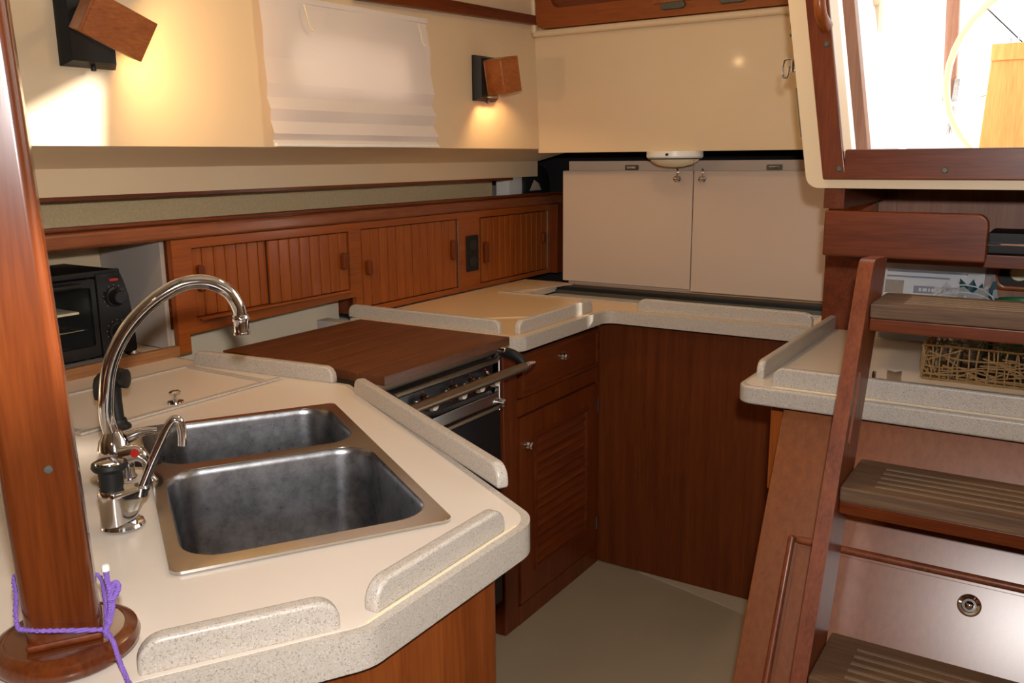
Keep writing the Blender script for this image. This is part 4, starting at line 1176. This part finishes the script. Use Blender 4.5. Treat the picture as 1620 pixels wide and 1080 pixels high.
for k in range(3):
    mb.tube([(-0.22 + 0.075 * cos(a), 2.374 - 0.002 * k, 1.050 + (0.022 + 0.018 * k) * sin(a)) for a in [pi * q / 10 for q in range(11)]], 0.0016, 6, 1)
part('print_arcs', mb, 'paper', t)
t = thing('green_tub', (-0.10, 2.36, ZT), 'low green plastic tub at the right end of the nook', 'tub')
part('tub', MB().loft([[(-0.09 + 0.055 * s * cos(a), 2.36 + 0.045 * s * sin(a), z) for a in [2 * pi * k / 24 for k in range(24)]] for z, s in ((0.9305, 0.85), (1.07, 1.0), (1.078, 1.03), (1.083, 1.0), (1.080, 0.93), (0.94, 0.8))], True, True), 'green', t)

# woven basket with glasses
t = thing('woven_basket', (-0.12, 2.16, ZT), 'openwork twisted grass basket on the worktop behind the ladder', 'basket')
random.seed(21)
bx0, bx1, by0, by1, bz0, bz1 = -0.262, 0.10, 2.085, 2.27, 0.9335, 1.008
def wall_net(P, U, L, n_v, n_d):
    mb = MB()
    H_ = bz1 - bz0
    W_ = lambda u, v: P + U * u + Z * v + (Z.cross(U)) * random.uniform(-0.002, 0.002)
    for k in range(n_v + 1):
        u = L * k / n_v
        mb.tube([W_(u, 0), W_(u + random.uniform(-.004, .004), H_ / 2), W_(u, H_)], 0.0019, 5, 2)
    for v in (0.0, 0.012, H_ * 0.38, H_ * 0.68, H_):
        mb.tube([W_(L * q / 10, v + (random.uniform(-.003, .003) if 0.002 < v < H_ - .002 else 0)) for q in range(11)], 0.0024 if v in (0.0, H_) else 0.0018, 5, 2)
    for k in range(n_d):
        u0 = random.uniform(0, L); du = random.uniform(-0.10, 0.10)
        u1 = min(max(u0 + du, 0), L)
        v0, v1 = random.uniform(0, H_), random.uniform(0, H_)
        mb.tube([W_(u0, v0), W_((u0 + u1) / 2 + random.uniform(-.005, .005), (v0 + v1) / 2), W_(u1, v1)], 0.0017, 5, 2)
    return mb
for P, U, L, nv, nd in ((V(bx0, by0, bz0), X, bx1 - bx0, 20, 80), (V(bx0, by1, bz0), X, bx1 - bx0, 14, 40), (V(bx0, by0, bz0), Y, by1 - by0, 8, 24), (V(bx1, by0, bz0), Y, by1 - by0, 8, 20)):
    part('woven_side', wall_net(P, U, L, nv, nd), 'wicker', t)
part('base', MB().box(bx0, bx1, by0, by1, 0.9305, 0.934), 'wicker', t)
for gx, gy in ((-0.215, 2.13), (-0.145, 2.135), (-0.075, 2.13), (-0.005, 2.135), (-0.18, 2.21), (-0.10, 2.21), (-0.02, 2.21)):
    lab = {(-0.215, 2.13): 'first small glass at the left front of the basket', (-0.145, 2.135): 'second small glass along the basket front',
           (-0.075, 2.13): 'third small glass along the basket front', (-0.005, 2.135): 'fourth small glass along the basket front',
           (-0.18, 2.21): 'small glass at the left back of the basket', (-0.10, 2.21): 'small glass at the middle back of the basket',
           (-0.02, 2.21): 'small glass at the right back of the basket'}[(gx, gy)]
    solo('small_glass', MB().lathe([(0, 0), (0.026, 0), (0.029, 0.062), (0.0265, 0.062), (0.0235, 0.006), (0, 0.006)], (gx, gy, 0.9345), (0, 0, 1), 20), 'tumbler', lab, 'glass', 'glasses in the basket')

# small steel bracket on the right worktop
t = thing('turn_catch', (-0.305, 2.0, ZT), 'small dark steel catch on the worktop left of the basket', 'catch')
part('catch_base', MB().box(-0.318, -0.292, 1.995, 2.02, 0.9305, 0.940, 0.002), 'chrome', t)
part('catch_plate', MB().plate([(-0.319, 0.938), (-0.291, 0.938), (-0.290, 0.962), (-0.305, 0.958), (-0.320, 0.962)], V(0, 1.998, 0), X, Z, Y, 0.004, bev=0.001), 'rimsteel', t)

# ------------------------------------------------------------------ cockpit seen through the companionway
solo('cockpit_sole', MB().box(-0.58, 2.5, 2.66, 3.46, 0.95, 1.0).box(-2.5, 2.5, 3.46, 7.0, 0.95, 1.0), 'deckwhite', 'sunlit white cockpit sole', 'deck', kind='structure')
mb = MB().box(-2.5, -0.95, 3.46, 5.6, 1.0, 1.50, 0.03).box(-2.5, 2.5, 5.6, 6.2, 1.0, 1.55, 0.03)
solo('cockpit_coaming', mb, 'deckwhite', 'sunlit white cockpit seat and coaming', 'deck', kind='structure')
mb = MB().box(1.15, 1.19, 2.95, 4.4, 1.0, 2.62)  # unseen panel added to keep low sun rays out of the companionway
solo('sun_block_panel', mb, 'deckwhite', 'unseen white panel added to starboard to block low sun', 'sun blocker', kind='structure')
t = thing('pedestal_table', (-0.17, 3.66, 1.0), 'orange teak folding table on the steering pedestal in the cockpit', 'table')
part('leaf', MB().plate([(-0.345, 1.15), (0.02, 1.15), (0.0, 1.790), (-0.318, 1.790)], V(0, 3.60, 0), X, Z, Y, 0.022, bev=0.004), 'pedwood', t)
part('top_cap', MB().box(-0.322, 0.004, 3.592, 3.70, 1.735, 1.792, 0.004), 'pedwood', t)
part('pillar', MB().lathe([(0.07, 0), (0.06, 0.6), (0, 0.6)], (-0.16, 3.70, 1.0), (0, 0, 1), 20), 'deckwhite', t)
for cxx in (-0.27, -0.245):
    part('top_pin', MB().tube([(cxx, 3.65, 1.79), (cxx, 3.65, 1.815)], 0.003, 8, 1), 'chrome', t)
t = thing('steering_wheel', (-0.14, 3.95, 1.0), 'pale leather rimmed steering wheel behind the cockpit table', 'steering wheel')
WC = V(-0.125, 3.95, 1.70); WR = 0.375
part('rim', MB().tube([WC + V(WR * cos(a), 0, WR * sin(a)) for a in [2 * pi * k / 40 for k in range(40)]], 0.013, 10, 1, closed=True), 'tan', t)
for k in range(6):
    a = 2 * pi * k / 6 + 0.25
    part('spoke', MB().tube([WC + V(0.04 * cos(a), 0, 0.04 * sin(a)), WC + V(WR * cos(a), 0, WR * sin(a))], 0.007, 8, 1), 'chrome', t)
part('hub', MB().lathe([(0.05, -0.03), (0.05, 0.03), (0, 0.035)], tuple(WC), (0, -1, 0), 24), 'chrome', t)
part('column', MB().box(-0.20, -0.05, 3.98, 4.10, 1.0, 1.75, 0.02), 'deckwhite', t)
solo('backstay_cover', MB().tube([(-0.56, 4.6, 1.66), (-0.585, 4.6, 2.25)], 0.034, 12, 1), 'nook', 'brown upright cover strip beyond the steering wheel', 'strip')
solo('stern_pole', MB().tube([(-0.545, 4.55, 1.505), (-0.530, 4.55, 1.75)], 0.014, 10, 1), 'steel', 'short steel pole below the brown upright', 'pole')
solo('seat_batten', MB().box(-1.02, -0.90, 4.86, 4.90, 1.551, 1.571), 'pedwood', 'small brown teak batten on the cockpit seat', 'batten')
